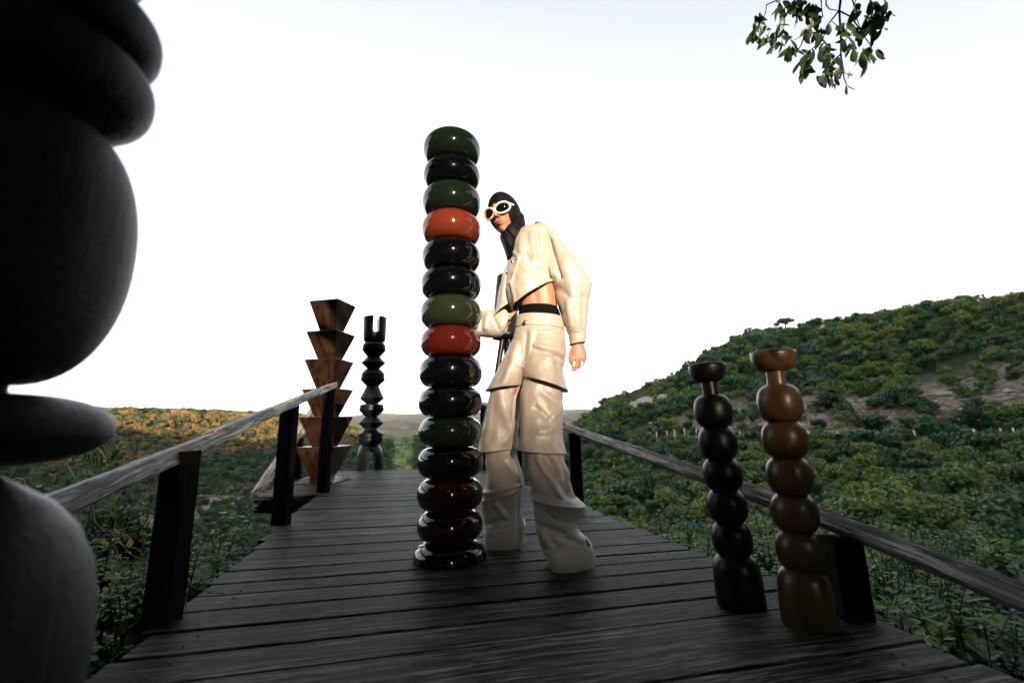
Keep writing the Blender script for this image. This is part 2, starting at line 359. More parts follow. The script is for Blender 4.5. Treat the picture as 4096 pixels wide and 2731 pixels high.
# ================================================================ TERRAIN (one sheet, polar grid)
def H_(r, pts):
    if r <= pts[0][0]: return pts[0][1]
    for (a, za), (b, zb) in zip(pts, pts[1:]):
        if r <= b:
            t = (r-a)/(b-a); t = t*t*(3-2*t)*.5+t*.5; return za+(zb-za)*t
    return pts[-1][1]
SUN_NOTCH = 17.55  # crest of the gap shaped to let sun through the unseen ridge
HAZE = 4e-5
FARZ = [(1500, -30), (2600, 30), (6000, 150), (9000, 250), (14000, 300)]
PROF = {
 -100: [(1, -1.0), (5, -1.2), (20, 1), (60, 14), (110, 40), (200, 60), (400, 60), (9000, 100)],
 -65: [(1, -1.0), (4, -1.15), (10, -2.4), (30, -6), (80, -12), (150, -10), (240, 10), (330, 22), (500, 24), (1500, 10)] + FARZ[1:],
 -48: [(1, -1.0), (4, -1.15), (10, -2.6), (30, -8.5), (80, -26), (140, -29), (200, -24), (260, -9), (330, 9), (352, 13), (356, 15.5), (420, 16), (600, 10)] + FARZ,
 -34: [(1, -1.0), (4, -1.15), (10, -2.8), (30, -9.5), (80, -28), (140, -31), (200, -25), (260, -9), (330, 9), (350, 11.5), (354, 14), (400, 15), (600, 10)] + FARZ,
 -25: [(1, -1.0), (4, -1.15), (10, -2.8), (30, -9.5), (80, -28), (150, -32), (220, -26), (290, -8), (345, 6), (356, 8), (360, 10), (400, 10.5), (600, 0)] + FARZ,
 -21: [(1, -1.0), (4, -1.15), (10, -2.8), (30, -9.5), (80, -28), (150, -33), (220, -27), (300, -9), (350, 3.5), (370, 5), (420, 4), (600, -30)] + FARZ,
 -17.5: [(1, -1.0), (4, -1.15), (10, -2.8), (30, -9.5), (80, -28), (150, -34), (220, -26), (300, -13), (360, -4), (420, -8), (650, -60), (1100, -40), (1500, -10), (2000, 30), (2600, 40), (6000, 170), (9000, 300)],
 -13: [(1, -1.0), (4, -1.15), (10, -2.8), (30, -9.5), (80, -28), (150, -34), (230, -17), (300, -5.5), (340, -8), (420, -25), (700, -70), (1100, -25), (1500, 5), (1900, 20), (2600, 40), (6000, 190), (9000, 310)],
 -6: [(1, -1.0), (4, -1.15), (10, -2.8), (30, -9.5), (80, -25), (150, -28), (230, -17), (300, -9), (340, -12), (420, -30), (700, -70), (1100, -30), (1500, -5), (1900, 30), (2600, 40), (6000, 200), (9000, 320)],
 2: [(1, -1.0), (4, -1.6), (10, -4), (30, -9), (80, -14), (150, -16), (230, -13), (300, -16), (420, -35), (700, -60), (1100, -30), (1500, 0), (2600, 40), (6000, 205), (9000, 330)],
 7.5: [(1, -1.0), (4, -1.5), (10, -3.5), (30, -7), (70, -7.5), (110, -5), (150, -4), (220, -10), (420, -30), (700, -50), (1100, -30), (1500, 0), (2600, 40), (6000, 205), (9000, 330)],
 9.5: [(1, -1.0), (4, -1.4), (10, -3.4), (30, -6.5), (70, -6), (100, -1.5), (150, 1), (195, 3), (230, 2), (420, -30), (700, -50), (1100, -30), (1500, 0), (2600, 40), (6000, 205), (9000, 330)],
 12: [(1, -1.0), (4, -1.4), (10, -3.2), (30, -6.2), (70, -5), (95, -1), (140, 2.5), (185, 5), (192, 8.5), (230, 9), (420, -20), (700, -40)] + FARZ,
 16: [(1, -1.0), (4, -1.4), (10, -3.0), (30, -6), (65, -5), (85, -1.5), (120, 4), (180, 11.5), (220, 12), (420, -10), (700, -20)] + FARZ,
 21: [(1, -1.0), (4, -1.3), (10, -2.8), (30, -5.7), (60, -5), (80, -1.2), (105, 4.5), (160, 15.5), (190, 18), (260, 18), (700, -10)] + FARZ,
 26: [(1, -1.0), (4, -1.2), (10, -2.6), (28, -5.4), (55, -5), (78, -1.2), (98, 4.5), (145, 20.5), (180, 27.0), (260, 28), (700, 10)] + FARZ,
 31: [(1, -1.0), (4, -1.2), (10, -2.6), (28, -5.2), (52, -4.6), (75, -1.2), (95, 5), (140, 22.5), (175, 30), (260, 31), (700, 20)] + FARZ,
 37: [(1, -1.0), (4, -1.1), (10, -2.5), (26, -5), (50, -4.4), (70, -1.5), (90, 5), (132, 22.5), (165, 28.3), (260, 31), (700, 30), (9000, 200)],
 45: [(1, -1.0), (4, -1.1), (10, -2.4), (26, -4.8), (48, -4.2), (66, -1.6), (86, 5), (128, 21.5), (155, 26.5), (260, 31), (9000, 200)],
 52: [(1, -1.0), (4, -1.0), (10, -2.2), (25, -4.4), (46, -4), (64, -1.6), (84, 5), (124, 20), (150, 24), (260, 31), (9000, 200)],
 75: [(1, -1.0), (4, -1.0), (10, -1.6), (25, -2.2), (46, 1), (80, 12), (120, 40), (200, 60), (9000, 200)],
 110: [(1, -1.0), (5, -1.0), (20, 1), (50, 14), (80, 34), (110, 50), (200, 90), (9000, 200)],  # from here round behind the camera: unseen ridge added to block the low sun
 140: [(1, -1.0), (5, -1.0), (20, 1), (50, 10), (80, 28), (104, 46), (200, 80), (9000, 200)],
 156: [(1, -1.0), (6, -1.0), (20, 0), (50, 8), (80, 26), (104, 62), (130, 60), (200, 44), (9000, 100)],
 162.5: [(1, -1.0), (6, -1.0), (20, 0), (50, 6), (80, 18), (104, 62), (130, 50), (200, 30), (9000, 40)],
 164: [(1, -1.0), (6, -1.0), (20, -.5), (50, 3), (80, 9), (104, SUN_NOTCH), (130, 14), (200, 8), (9000, 40)],
 167.5: [(1, -1.0), (6, -1.0), (20, -.5), (50, 3), (80, 9), (104, SUN_NOTCH), (130, 14), (200, 8), (9000, 40)],
 169: [(1, -1.0), (6, -1.0), (20, 0), (50, 6), (80, 18), (104, 62), (130, 52), (200, 40), (9000, 40)],
 185: [(1, -1.0), (6, -1.0), (20, 0), (50, 8), (80, 30), (104, 66), (200, 50), (9000, 100)],
 198: [(1, -1.0), (6, -1.0), (20, 0), (50, 8), (80, 28), (104, 64), (200, 46), (9000, 100)],
 212: [(1, -1.0), (6, -1.0), (20, 0), (50, 6), (80, 24), (104, 50), (130, 50), (200, 44), (9000, 100)],
 230: [(1, -1.0), (6, -1.0), (20, 0), (50, 8), (80, 26), (104, 50), (130, 52), (200, 46), (9000, 100)],
 260: [(1, -1.0), (5, -1.2), (20, 1), (60, 14), (110, 40), (200, 60), (400, 60), (9000, 100)],
}
AZK = sorted(PROF)
def terrain_z(r, azd):
    a = azd
    if a < -100: a += 360
    for p, q in zip(AZK, AZK[1:]):
        if p <= a <= q:
            t = (a-p)/(q-p); z = H_(r, PROF[p])*(1-t)+H_(r, PROF[q])*t
            break
    amp = min(1.0, r/60.0)
    if 150 < a < 182: amp *= .05
    x, y = r*math.sin(math.radians(azd)), r*math.cos(math.radians(azd))
    z += amp*(1.1*mnoise.noise(Vector((x/23, y/23, 1.7))) + .5*mnoise.noise(Vector((x/8, y/8, 4.2)))) + (.08*mnoise.noise(Vector((x*1.3, y*1.3, 0))) if r < 60 else 0)
    if r > 500: z += min(1, (r-500)/1500)*(40*mnoise.noise(Vector((x/800, y/800, 9)))+26*mnoise.noise(Vector((x/300, y/300, 2))))
    return z
def ground(x, y): return terrain_z(math.hypot(x, y), math.degrees(math.atan2(x, y)))
azs = []
a = -70.0
while a < 62: azs.append(a); a += .5
while a < 290: azs.append(a); a += 2.0 if not 152 < a < 182 else .5
rs = [.3, .7] + [1.0*(1.045**i) for i in range(217)]
rs = sorted([r for r in rs if r < 13500] + [13900, 104.0])
V = []; Fc = []
na = len(azs)
for r in rs:
    for a in azs:
        V.append((r*math.sin(math.radians(a)), r*math.cos(math.radians(a)), terrain_z(r, a if a <= 180 else a-360)))
for i in range(len(rs)-1):
    for j in range(na):
        k = (j+1) % na; Fc.append((i*na+j, (i+1)*na+j, (i+1)*na+k, i*na+k))
V.append((0, 0, -1.0)); 
tv = len(V)-1
tris = [(tv, j, (j+1) % na) for j in range(na)]
def ground_mat():
    m, n, b = newmat('hillside_ground')
    g = N(n, 'ShaderNodeNewGeometry'); pos = g.outputs['Position']
    n1 = noise(n, pos, .09, 6, .65); n2 = noise(n, pos, 1.3, 6, .7); n3 = noise(n, pos, .012, 5, .6)
    green = ramp(n, n2, [(.3, (.010, .020, .008)), (.55, (.024, .040, .014)), (.75, (.045, .05, .02))])
    soil = ramp(n, n2, [(.35, (.05, .045, .03)), (.5, (.15, .12, .09)), (.62, (.34, .30, .25))])
    # bare strip on the right slope: distance band above the fence line
    sx = N(n, 'ShaderNodeSeparateXYZ'); n.links.new(pos, sx.inputs[0])
    ln = N(n, 'ShaderNodeVectorMath', operation='LENGTH'); n.links.new(pos, ln.inputs[0])
    add = N(n, 'ShaderNodeMath', operation='MULTIPLY_ADD'); n.links.new(n1, add.inputs[0]); add.inputs[1].default_value = 26; n.links.new(ln.outputs['Value'], add.inputs[2])
    band = ramp(n, N(n, 'ShaderNodeMath', operation='DIVIDE').outputs[0], [(0, (0, 0, 0)), (1, (0, 0, 0))])
    dv = [x for x in n.nodes if x.bl_idname == 'ShaderNodeMath' and x.operation == 'DIVIDE'][0]
    n.links.new(add.outputs[0], dv.inputs[0]); dv.inputs[1].default_value = 200.0
    rp = [x for x in n.nodes if x.bl_idname == 'ShaderNodeValToRGB'][-1]
    e = rp.color_ramp.elements; e[0].position = .42; e[1].position = .45; e[1].color = (.85, .85, .85, 1)
    q = e.new(.50); q.color = (.85, .85, .85, 1); q = e.new(.57); q.color = (0, 0, 0, 1)
    right = N(n, 'ShaderNodeMapRange'); right.inputs['From Min'].default_value = 22; right.inputs['From Max'].default_value = 34; n.links.new(sx.outputs['X'], right.inputs['Value'])
    mu = N(n, 'ShaderNodeMath', operation='MULTIPLY'); n.links.new(band, mu.inputs[0]); n.links.new(right.outputs[0], mu.inputs[1])
    # pale gully on the left valley floor
    c0 = N(n, 'ShaderNodeVectorMath', operation='SUBTRACT'); n.links.new(pos, c0.inputs[0]); c0.inputs[1].default_value = (-113, 164, -20)
    sc2 = N(n, 'ShaderNodeVectorMath', operation='MULTIPLY'); n.links.new(c0.outputs[0], sc2.inputs[0]); sc2.inputs[1].default_value = (1/11, 1/30, 0)
    l2 = N(n, 'ShaderNodeVectorMath', operation='LENGTH'); n.links.new(sc2.outputs[0], l2.inputs[0])
    a2 = N(n, 'ShaderNodeMath', operation='MULTIPLY_ADD'); n.links.new(n2, a2.inputs[0]); a2.inputs[1].default_value = -1.2; n.links.new(l2.outputs['Value'], a2.inputs[2])
    gul = ramp(n, a2.outputs[0], [(.1, (1, 1, 1)), (.45, (0, 0, 0))])
    mxm = N(n, 'ShaderNodeMath', operation='MAXIMUM'); n.links.new(mu.outputs[0], mxm.inputs[0]); n.links.new(gul, mxm.inputs[1])
    mk = N(n, 'ShaderNodeMix', data_type='RGBA'); n.links.new(mxm.outputs[0], mk.inputs['Factor']); n.links.new(green, mk.inputs[6]); n.links.new(soil, mk.inputs[7])
    # far country: dry scrub mottling
    farc = ramp(n, n3, [(.38, (.02, .028, .018)), (.5, (.05, .05, .03)), (.62, (.11, .09, .055))])
    fr = N(n, 'ShaderNodeMapRange'); fr.inputs['From Min'].default_value = 450; fr.inputs['From Max'].default_value = 900; n.links.new(ln.outputs['Value'], fr.inputs['Value'])
    mf = N(n, 'ShaderNodeMix', data_type='RGBA'); n.links.new(fr.outputs[0], mf.inputs['Factor']); n.links.new(mk.outputs[2], mf.inputs[6]); n.links.new(farc, mf.inputs[7])
    n.links.new(mf.outputs[2], b.inputs['Base Color']); b.inputs['Roughness'].default_value = .95; b.inputs['Specular IOR Level'].default_value = .1
    bump(n, b, n2, .8, .25)
    return m
tm = mesh('ground', V, Fc+tris, ground_mat())
go = link('ground', tm); go['kind'] = 'structure'

# ================================================================ BOARDWALK
deck = reg(thing('boardwalk', None, None, kind='structure'))
LEFT = [gnd(180, 1560), gnd(330, 1445), gnd(490, 1330), gnd(620, 1215), gnd(725, 1138)]
RIGHT = [gnd(2340, 1565), gnd(2135, 1490), gnd(1990, 1420), gnd(1780, 1330), gnd(1640, 1285), gnd(1500, 1230), gnd(1340, 1165), gnd(1207, 1116), gnd(1120, 1080)]
LEFT = [(p.x, p.y) for p in LEFT]; RIGHT = [(p.x, p.y) for p in RIGHT]
LEFT[0] = (-1.05, LEFT[0][1])
def edge(poly, y):
    if y <= poly[0][1]: return poly[0][0]+(y-poly[0][1])*-.05
    for (xa, ya), (xb, yb) in zip(poly, poly[1:]):
        if y <= yb: return xa+(xb-xa)*(y-ya)/(yb-ya)
    (xa, ya), (xb, yb) = poly[-2:]; return xb+(xb-xa)/(yb-ya)*(y-yb)
JOG = LEFT[-1][1]
JL = [(gnd(583, 1137).x, gnd(583, 1137).y), (gnd(684, 1102).x, gnd(684, 1102).y), (gnd(745, 1078).x, gnd(745, 1078).y)]
def left_edge(y):
    return edge(LEFT, y) if y < JOG-.02 else edge(JL, max(y, JL[0][1]))
seams = []
y = -1.6
while y < 1.10: seams.append((-.35, y, 12.0)); y += .118
known = [2637, 2535, 2456, 2388, 2336, 2293, 2250, 2210, 2172, 2140, 2110, 2080, 2056]
for ky in known:
    p = gnd(1450/PIX, ky/PIX); seams.append((p.x, p.y, max(5.0, 12-3.0*(p.y-1.2))))
y = seams[-1][1]; rnd.seed(3)
while y < 6.75:
    y += rnd.uniform(.085, .112); seams.append((-1.1, y, 5.0+rnd.uniform(-.4, .4)))
def sy(s, x): return s[1]+(x-s[0])*math.tan(math.radians(s[2]))
PLT = .035
nails = []
for s0, s1 in zip(seams, seams[1:]):
    ymid = (s0[1]+s1[1])/2
    # board ends follow the deck edges
    def solve(fe, s):
        x = 0.0
        for _ in range(8): x = fe(sy(s, x))
        return x
    xl = max(solve(left_edge, s0), -4.2)+rnd.uniform(-.012, .012); xr = solve(lambda q: edge(RIGHT, q), s0)+rnd.uniform(-.012, .012)
    xl1 = xl-.0; xr1 = xr
    ang = math.radians((s0[2]+s1[2])/2)
    c = Vector(((xl+xr)/2, (sy(s0, (xl+xr)/2)+sy(s1, (xl+xr)/2))/2, 0))
    L = (xr-xl)/math.cos(ang); gap = .0035 if rnd.random() < .7 else .006
    nx = 22; v, f = [], []
    lift = rnd.uniform(-.0022, .0022); cup = rnd.uniform(-.0015, .0015)
    for j in range(nx+1):
        u = -L/2+L*j/nx; X = c.x+u*math.cos(ang)
        ya = (sy(s0, X)-(c.y+u*math.sin(ang)))*math.cos(ang)+gap; yb = (sy(s1, X)-(c.y+u*math.sin(ang)))*math.cos(ang)-gap
        wob = .0012*mnoise.noise(Vector((X*9, ymid*5, 0))); ya += wob; yb += .0012*mnoise.noise(Vector((X*9, ymid*5, 7)))
        zt = lift+.002*mnoise.noise(Vector((X*1.5, ymid*9, 3)))
        for (yy, zz) in ((ya, -PLT), (ya, zt-.004), (ya+.004, zt), ((ya+yb)/2, zt+cup), (yb-.004, zt), (yb, zt-.004), (yb, -PLT)):
            v.append((u, yy, zz))
    for j in range(nx):
        for k in range(7):
            f.append((j*7+k, (j+1)*7+k, (j+1)*7+(k+1) % 7, j*7+(k+1) % 7))
    f.append(tuple(range(7))); f.append(tuple(nx*7+k for k in range(6, -1, -1)))
    o = link('plank', sharp(mesh('plank', v, f, M_DECK), 30), None, deck)
    o.location = c; o.rotation_euler.z = ang
    for xx in (xl+.14, (xl+xr)/2+.05, xr-.14):
        for fr in (.28, .72):
            nails.append((xx+rnd.uniform(-.01, .01), sy(s0, xx)*(1-fr)+sy(s1, xx)*fr, lift+abs(cup)+.0025))
nv, nf = [], []
for (x, y, z) in nails:
    if y < .3: continue
    b0 = len(nv); r = .0045
    for k in range(8): nv.append((x+r*math.cos(k*PI/4), y+r*math.sin(k*PI/4), z-.002))
    for k in range(8): nv.append((x+r*.6*math.cos(k*PI/4), y+r*.6*math.sin(k*PI/4), z+.0006))
    for k in range(8): nf.append((b0+k, b0+(k+1) % 8, b0+8+(k+1) % 8, b0+8+k))
    nf.append(tuple(b0+8+k for k in range(8)))
o = link('nail', mesh('nail', nv, nf, M_NAIL), None, deck); o['kind'] = 'stuff'
# joists, skirt and supports under the deck
for fx in (.04, .5, .96):
    pts = [0.0, 1.2, 2.4, 3.6, 4.8, 6.4]
    for y0, y1 in zip(pts, pts[1:]):
        a0 = edge(LEFT, y0)*(1-fx)+edge(RIGHT, y0)*fx; a1 = edge(LEFT, y1)*(1-fx)+edge(RIGHT, y1)*fx
        beam('joist', (a0, y0+.01, -.115), (a1, y1-.01, -.115), .05, .15, M_POST, deck, nx=4, rag=.001)
jx, jy = JL[0]; lx, ly = LEFT[-1]
beam('edge_joist', (jx+.02, jy+.01, -.10), (lx+.1, JOG+.02, -.10), .05, .12, M_POST, deck, nx=6, rag=.001)
for (x, y) in ((lx+.02, ly-.03), (jx+.42, jy+.05), (JL[1][0]+.1, JL[1][1]), (-1.5, 6.4), (.3, 3.3), (.95, 1.4), (-1.05, 1.5), (-1.4, 2.9)):
    beam('support_post', (x, y, -9.0 if y > 2 else -3.2), (x, y, -.19), .13, .13, M_POST, deck, upv=(1, 0, 0), nx=4, rag=.001)
pa, pb = gnd(623, 1214), gnd(735, 1131)
v = [(pa.x, pa.y, -.2), (pb.x, pb.y, -.2), (pb.x, pb.y, -.85), (pa.x, pa.y, -.85)]
v += [(a_[0]-.03, a_[1]+.01, a_[2]) for a_ in v]
link('skirt_board', mesh('skirt_board', v, [(0, 1, 2, 3), (7, 6, 5, 4), (0, 4, 5, 1), (1, 5, 6, 2), (2, 6, 7, 3), (3, 7, 4, 0)], M_POST, False), None, deck)

def on_deck(x, y): return left_edge(y)-.06 < x < edge(RIGHT, y)+.05 and -1 < y < 7
# ================================================================ RAILINGS
def vert(base, x, y):
    d = ray(x, y); return EYE+d[2]*math.hypot(base[0], base[1])/math.hypot(d[0], d[1])
def post(parent, b, ztop, wx, wy, seed=0, zb=.001, rz=0):
    return beam('post', (b[0], b[1], zb), (b[0], b[1], ztop), wx, wy, M_POST, parent, upv=(math.sin(rz), math.cos(rz), 0), nx=10, rag=.002, seed=seed)
lr = reg(thing('railing', 'weathered grey timber railing rising along the left edge of the boardwalk on dark posts', 'railing'))
L1, L2, L3 = gnd(372, 1425), gnd(645, 1205), gnd(742, 1130)
zL1, zL2, zL3 = vert(L1, 420, 1032), vert(L2, 665, 925), vert(L3, 757, 884)
post(lr, L1, zL1-.005, .095, .075, 1, rz=.15); post(lr, L2, zL2-.005, .11, .07, 2, rz=.3); post(lr, L3, zL3-.005, .10, .09, 3, rz=.4)
j1 = at(492, 1008, 1.85)
r0 = at(60, 1185, .98)
e1 = Vector((j1.x, j1.y, j1.z))
beam('handrail_board', r0, e1, .052, .105, M_RAIL, lr, rag=.007, nx=120, seed=5, roll=math.radians(74))
e2 = at(762, 886, 4.40)
beam('handrail_board', e1+Vector((.0, 0, .012)), e2, .05, .105, M_RAIL, lr, rag=.008, nx=160, seed=9, roll=math.radians(74))
rr_ = reg(thing('railing', 'weathered grey timber railing sloping along the right edge of the boardwalk behind the two candlesticks', 'railing'))
R1, R2, R3 = gnd(1955, 1415), gnd(1327, 1168), gnd(1192, 1115)
R4 = Vector((at(1110, 921, 6.4).x, 6.4, 0))
zR1, zR2, zR3 = vert(R1, 1935, 1235), vert(R2, 1312, 995), vert(R3, 1188, 951)
post(rr_, R1, zR1, .09, .10, 11); post(rr_, R2, zR2, .085, .07, 12); post(rr_, R3, zR3, .07, .07, 13); post(rr_, R4, at(1110, 928, 6.4).z, .09, .07, 14)
q0 = at(2420, 1400, .98); q1 = at(1890, 1190, 1.50); q2 = at(1310, 985, 3.30); q3 = at(1100, 925, 6.4)
beam('handrail_board', q0, q1+(q0-q1)*-.5*0, .05, .10, M_RAIL, rr_, rag=.006, nx=60, seed=21, roll=math.radians(-62))
beam('handrail_board', q1+Vector((.0, 0, .0)), q2, .048, .10, M_RAIL, rr_, rag=.007, nx=130, seed=22, roll=math.radians(-62))
beam('handrail_board', q2+Vector((0, 0, .008)), q3, .048, .10, M_RAIL, rr_, rag=.007, nx=80, seed=23, roll=math.radians(-62))
br = reg(thing('railing', 'short blue grey rail behind the pyramid sculpture, slanting down to the deck corner', 'railing'))
s0 = at(588, 1133, jy); s1 = at(725, 935, 5.9)
beam('handrail_board', s0+Vector((0.02, 0, .02)), s1, .05, .15, M_RAIL, br, rag=.006, nx=90, seed=31, roll=math.radians(60))
L4 = gnd(683, 1100); post(br, L4, vert(L4, 684, 1005), .07, .07, 32)

# ================================================================ SCULPTURES
# --- glossy ring tower
T = gnd(1033, 1283)
tow = reg(thing('ring_tower', 'tall glossy lacquered tower of stacked green, red and black rings the person holds', 'sculpture', (T.x, T.y, .001)))
zs = [2.193, 1.985, 1.836, 1.678, 1.527, 1.375, 1.229, 1.075, .93, .78, .638, .498, .357, .214, .081]
mats = [L_GREEND, L_BLACK, L_GREENB, L_ORANGE, L_BLACK, L_BLACK, L_GREEN, L_RED, L_BLACK, L_BLACK, L_GREEND, L_BLACK, L_OXBLOOD, L_OXBLOOD]
lab = ['top ring, bottle green', 'very dark green ring', 'dark green ring above the orange one', 'bright orange red ring', 'blackish oxblood ring', 'black ring above the green one', 'mid green ring at the person\'s elbow', 'deep red ring the hand touches']
zb = [z-.004 for z in zs]; zb[0] = 2.150
for i in range(14):
    z1, z0 = zb[i], zb[i+1]; rm = .154 - .003*(i % 3 == 1)
    pr = [(.05, z0-.003)]+bulge(z0+.001, z1-.001, .090, rm, .090, 24, (2.1, 2.0, 2.2)[i % 3])+[(.05, z1+.003)]
    if i == 0: pr = [(.05, z0-.003)]+bulge(z0, z1, .090, rm, .03, 24, 2.2)
    link('ring', lathe_me('ring', pr, mats[i], 96), None, tow)
link('base', lathe_me('base', [(.164, 0), (.166, .012), (.163, .028), (.155, .046), (.138, .062), (.115, .074), (.09, .079), (.05, .081)], L_BLACK, 96), None, tow)

# --- near black turned sculpture, very close to the lens
NX, NY = at(-30, 878, .42).x, .42
near = reg(thing('turned_sculpture', 'huge out of focus black turned wood sculpture of discs and spheres filling the left edge', 'sculpture', (NX, NY, .001)))
def part_lathe(name, prof, mat, parent, seg=72): return link(name, lathe_me(name, prof, mat, seg), None, parent)
part_lathe('disc', [(.012, 1.0)]+bulge(1.007, 1.086, .02, .090, .02, 20, 2.6)+[(.01, 1.09)], M_BLACKBIG, near)
part_lathe('disc', bulge(.922, 1.022, .02, .0905, .02, 20, 2.3), M_BLACKBIG, near)
part_lathe('sphere', [(.013, .626)]+bulge(.630, .925, .015, .094, .02, 30, 2.15), M_BLACKBIG, near)
part_lathe('disc', bulge(.552, .622, .016, .0985, .02, 20, 2.2), M_BLACKBIG, near)
part_lathe('neck', [(.018, .52), (.014, .56), (.016, .60), (.014, .65)], M_BLACKBIG, near)
part_lathe('base', [(.108, 0), (.106, .05), (.099, .12), (.096, .2), (.098, .27), (.103, .33), (.106, .38), (.104, .42), (.097, .455), (.082, .49), (.060, .517), (.032, .536), (.014, .548)], M_BLACKBIG, near)
part_lathe('finial', bulge(1.09, 1.35, .02, .075, .02, 24, 2.1), M_BLACKBIG, near)

# --- the two candlesticks
def candlestick(name, label, px, zl, rs_, mat):
    g = gnd(*px); t = reg(thing(name, label, 'sculpture', (g.x, g.y, .001)))
    zt, zc, zn, a, b_, c_, d_, e_ = zl; R, rc, rn, rb = rs_
    cup = [(.03, zc-.001)]+[(rc*.45+(rc*.55)*math.sin(i/8*PI/2)**.8, zc+(zt-zc)*(1-math.cos(i/8*PI/2))) for i in range(9)]
    cup += [(rc-.004, zt+.002), (rc-.009, zt), (rc-.016, zt-.02), (rc*.5, zc+.018), (.01, zc+.015)]
    part_lathe('cup', cup, mat, t, 48)
    part_lathe('neck', [(rn*1.04, zn-.012), (rn*.98, zn+.004), (rn*.96, (zn+zc)/2), (rn*.98, zc), (rn, zc+.01)], mat, t, 40)
    lv = [zn, a, b_, c_, d_, e_]
    for z1, z0 in zip(lv, lv[1:]):
        part_lathe('bead', bulge(z0-.003, z1, R*.48, R, R*.40, 20, 2.25), mat, t, 48)
    part_lathe('base', [(rb*.97, 0), (rb*1.0, .004), (rb, .05), (rb*.985, .09), (rb*.95, .118), (rb*.86, .138), (rb*.68, .149), (rb*.5, .153), (.02, .154)], mat, t, 48)
    return t
candlestick('candlestick', 'black wooden candlestick of stacked beads, left of the brown one', (1703, 1388), (.786, .723, .678, .568, .461, .358, .254, .148), (.063, .062, .027, .074), M_BLACK).rotation_euler.y = math.radians(-2.2)
candlestick('candlestick', 'brown waxed wood candlestick of stacked beads with dark knots beside the right railing', (1860, 1432), (.803, .739, .696, .581, .471, .362, .255, .146), (.064, .066, .028, .073), M_BROWN)

# --- inverted pyramid column
Pb = gnd(741, 1106)
pyr = reg(thing('pyramid_column', 'reddish hardwood column of six inverted pyramids behind the left railing', 'sculpture', (Pb.x, Pb.y, .001)))
pz = [2.17, 1.781, 1.435, 1.081, .752, .408, .074]
rot = [math.radians(a) for a in (-57, -56, -54, 24-90, 20-90, -50)]
wid = [.235, .245, .245, .245, .255, .275]
for i in range(6):
    zt, z0 = pz[i], pz[i+1]; s = wid[i]; s0_ = s*.46
    v = []
    for k, (hw, z) in enumerate(((s0_, z0-.004), (s, zt-.006), (s-.006, zt))):
        for q in range(4):
            a_ = rot[i]+q*PI/2; v.append((hw*1.19*math.cos(a_), hw*1.19*math.sin(a_), z))
    f = [(3, 2, 1, 0), (8, 9, 10, 11)]
    for k in range(2):
        for q in range(4): f.append((k*4+q, k*4+(q+1) % 4, (k+1)*4+(q+1) % 4, (k+1)*4+q))
    link('inverted_pyramid', mesh('inverted_pyramid', v, f, M_ROSE, False), None, pyr)
v = []
for hw, z in ((.30, 0), (.30, .008), (.22, .035), (.14, .062), (.10, .078)):
    for q in range(4):
        a_ = rot[5]+q*PI/2; v.append((hw*1.1*math.cos(a_), hw*1.1*math.sin(a_), z))
f = [(3, 2, 1, 0), (16, 17, 18, 19)]
for k in range(4):
    for q in range(4): f.append((k*4+q, k*4+(q+1) % 4, (k+1)*4+(q+1) % 4, (k+1)*4+q))
link('foot', mesh('foot', v, f, M_ROSE, False), None, pyr)

# --- forked totem
Fb = gnd(848, 1078.5)
fk = reg(thing('forked_totem', 'black carved totem with slotted top and arched legs at the far boardwalk end', 'sculpture', (Fb.x, Fb.y, .001)))
fz = dict(cup=1.968)
def facet(name, prof, seg=56):
    return link(name, sharp(lathe_me(name, prof, M_BLACKFAR, seg), 25), None, fk)
facet('drum', [(.14, 1.726), (.245, 1.82), (.248, 1.835), (.248, 1.868), (.238, 1.872), (.240, 1.900), (.20, 1.945), (.15, 1.965)])
facet('double_cone', [(.13, 1.534), (.243, 1.612), (.247, 1.622), (.243, 1.632), (.13, 1.722)])
facet('drum', [(.13, 1.259), (.245, 1.345), (.25, 1.352), (.25, 1.385), (.242, 1.39), (.242, 1.42), (.24, 1.45), (.19, 1.50), (.13, 1.530)])
facet('double_cone', [(.13, .99), (.243, 1.058), (.25, 1.067), (.243, 1.078), (.13, 1.255)])
facet('drum', [(.13, .794), (.245, .872), (.252, .884), (.252, .925), (.243, .93), (.243, .956), (.23, .97), (.13, .985)])
facet('double_cone', [(.13, .606), (.247, .685), (.254, .695), (.247, .705), (.13, .79)])
facet('drum', [(.16, .362), (.22, .385), (.248, .43), (.248, .475), (.24, .48), (.252, .485), (.252, .535), (.12, .603)])
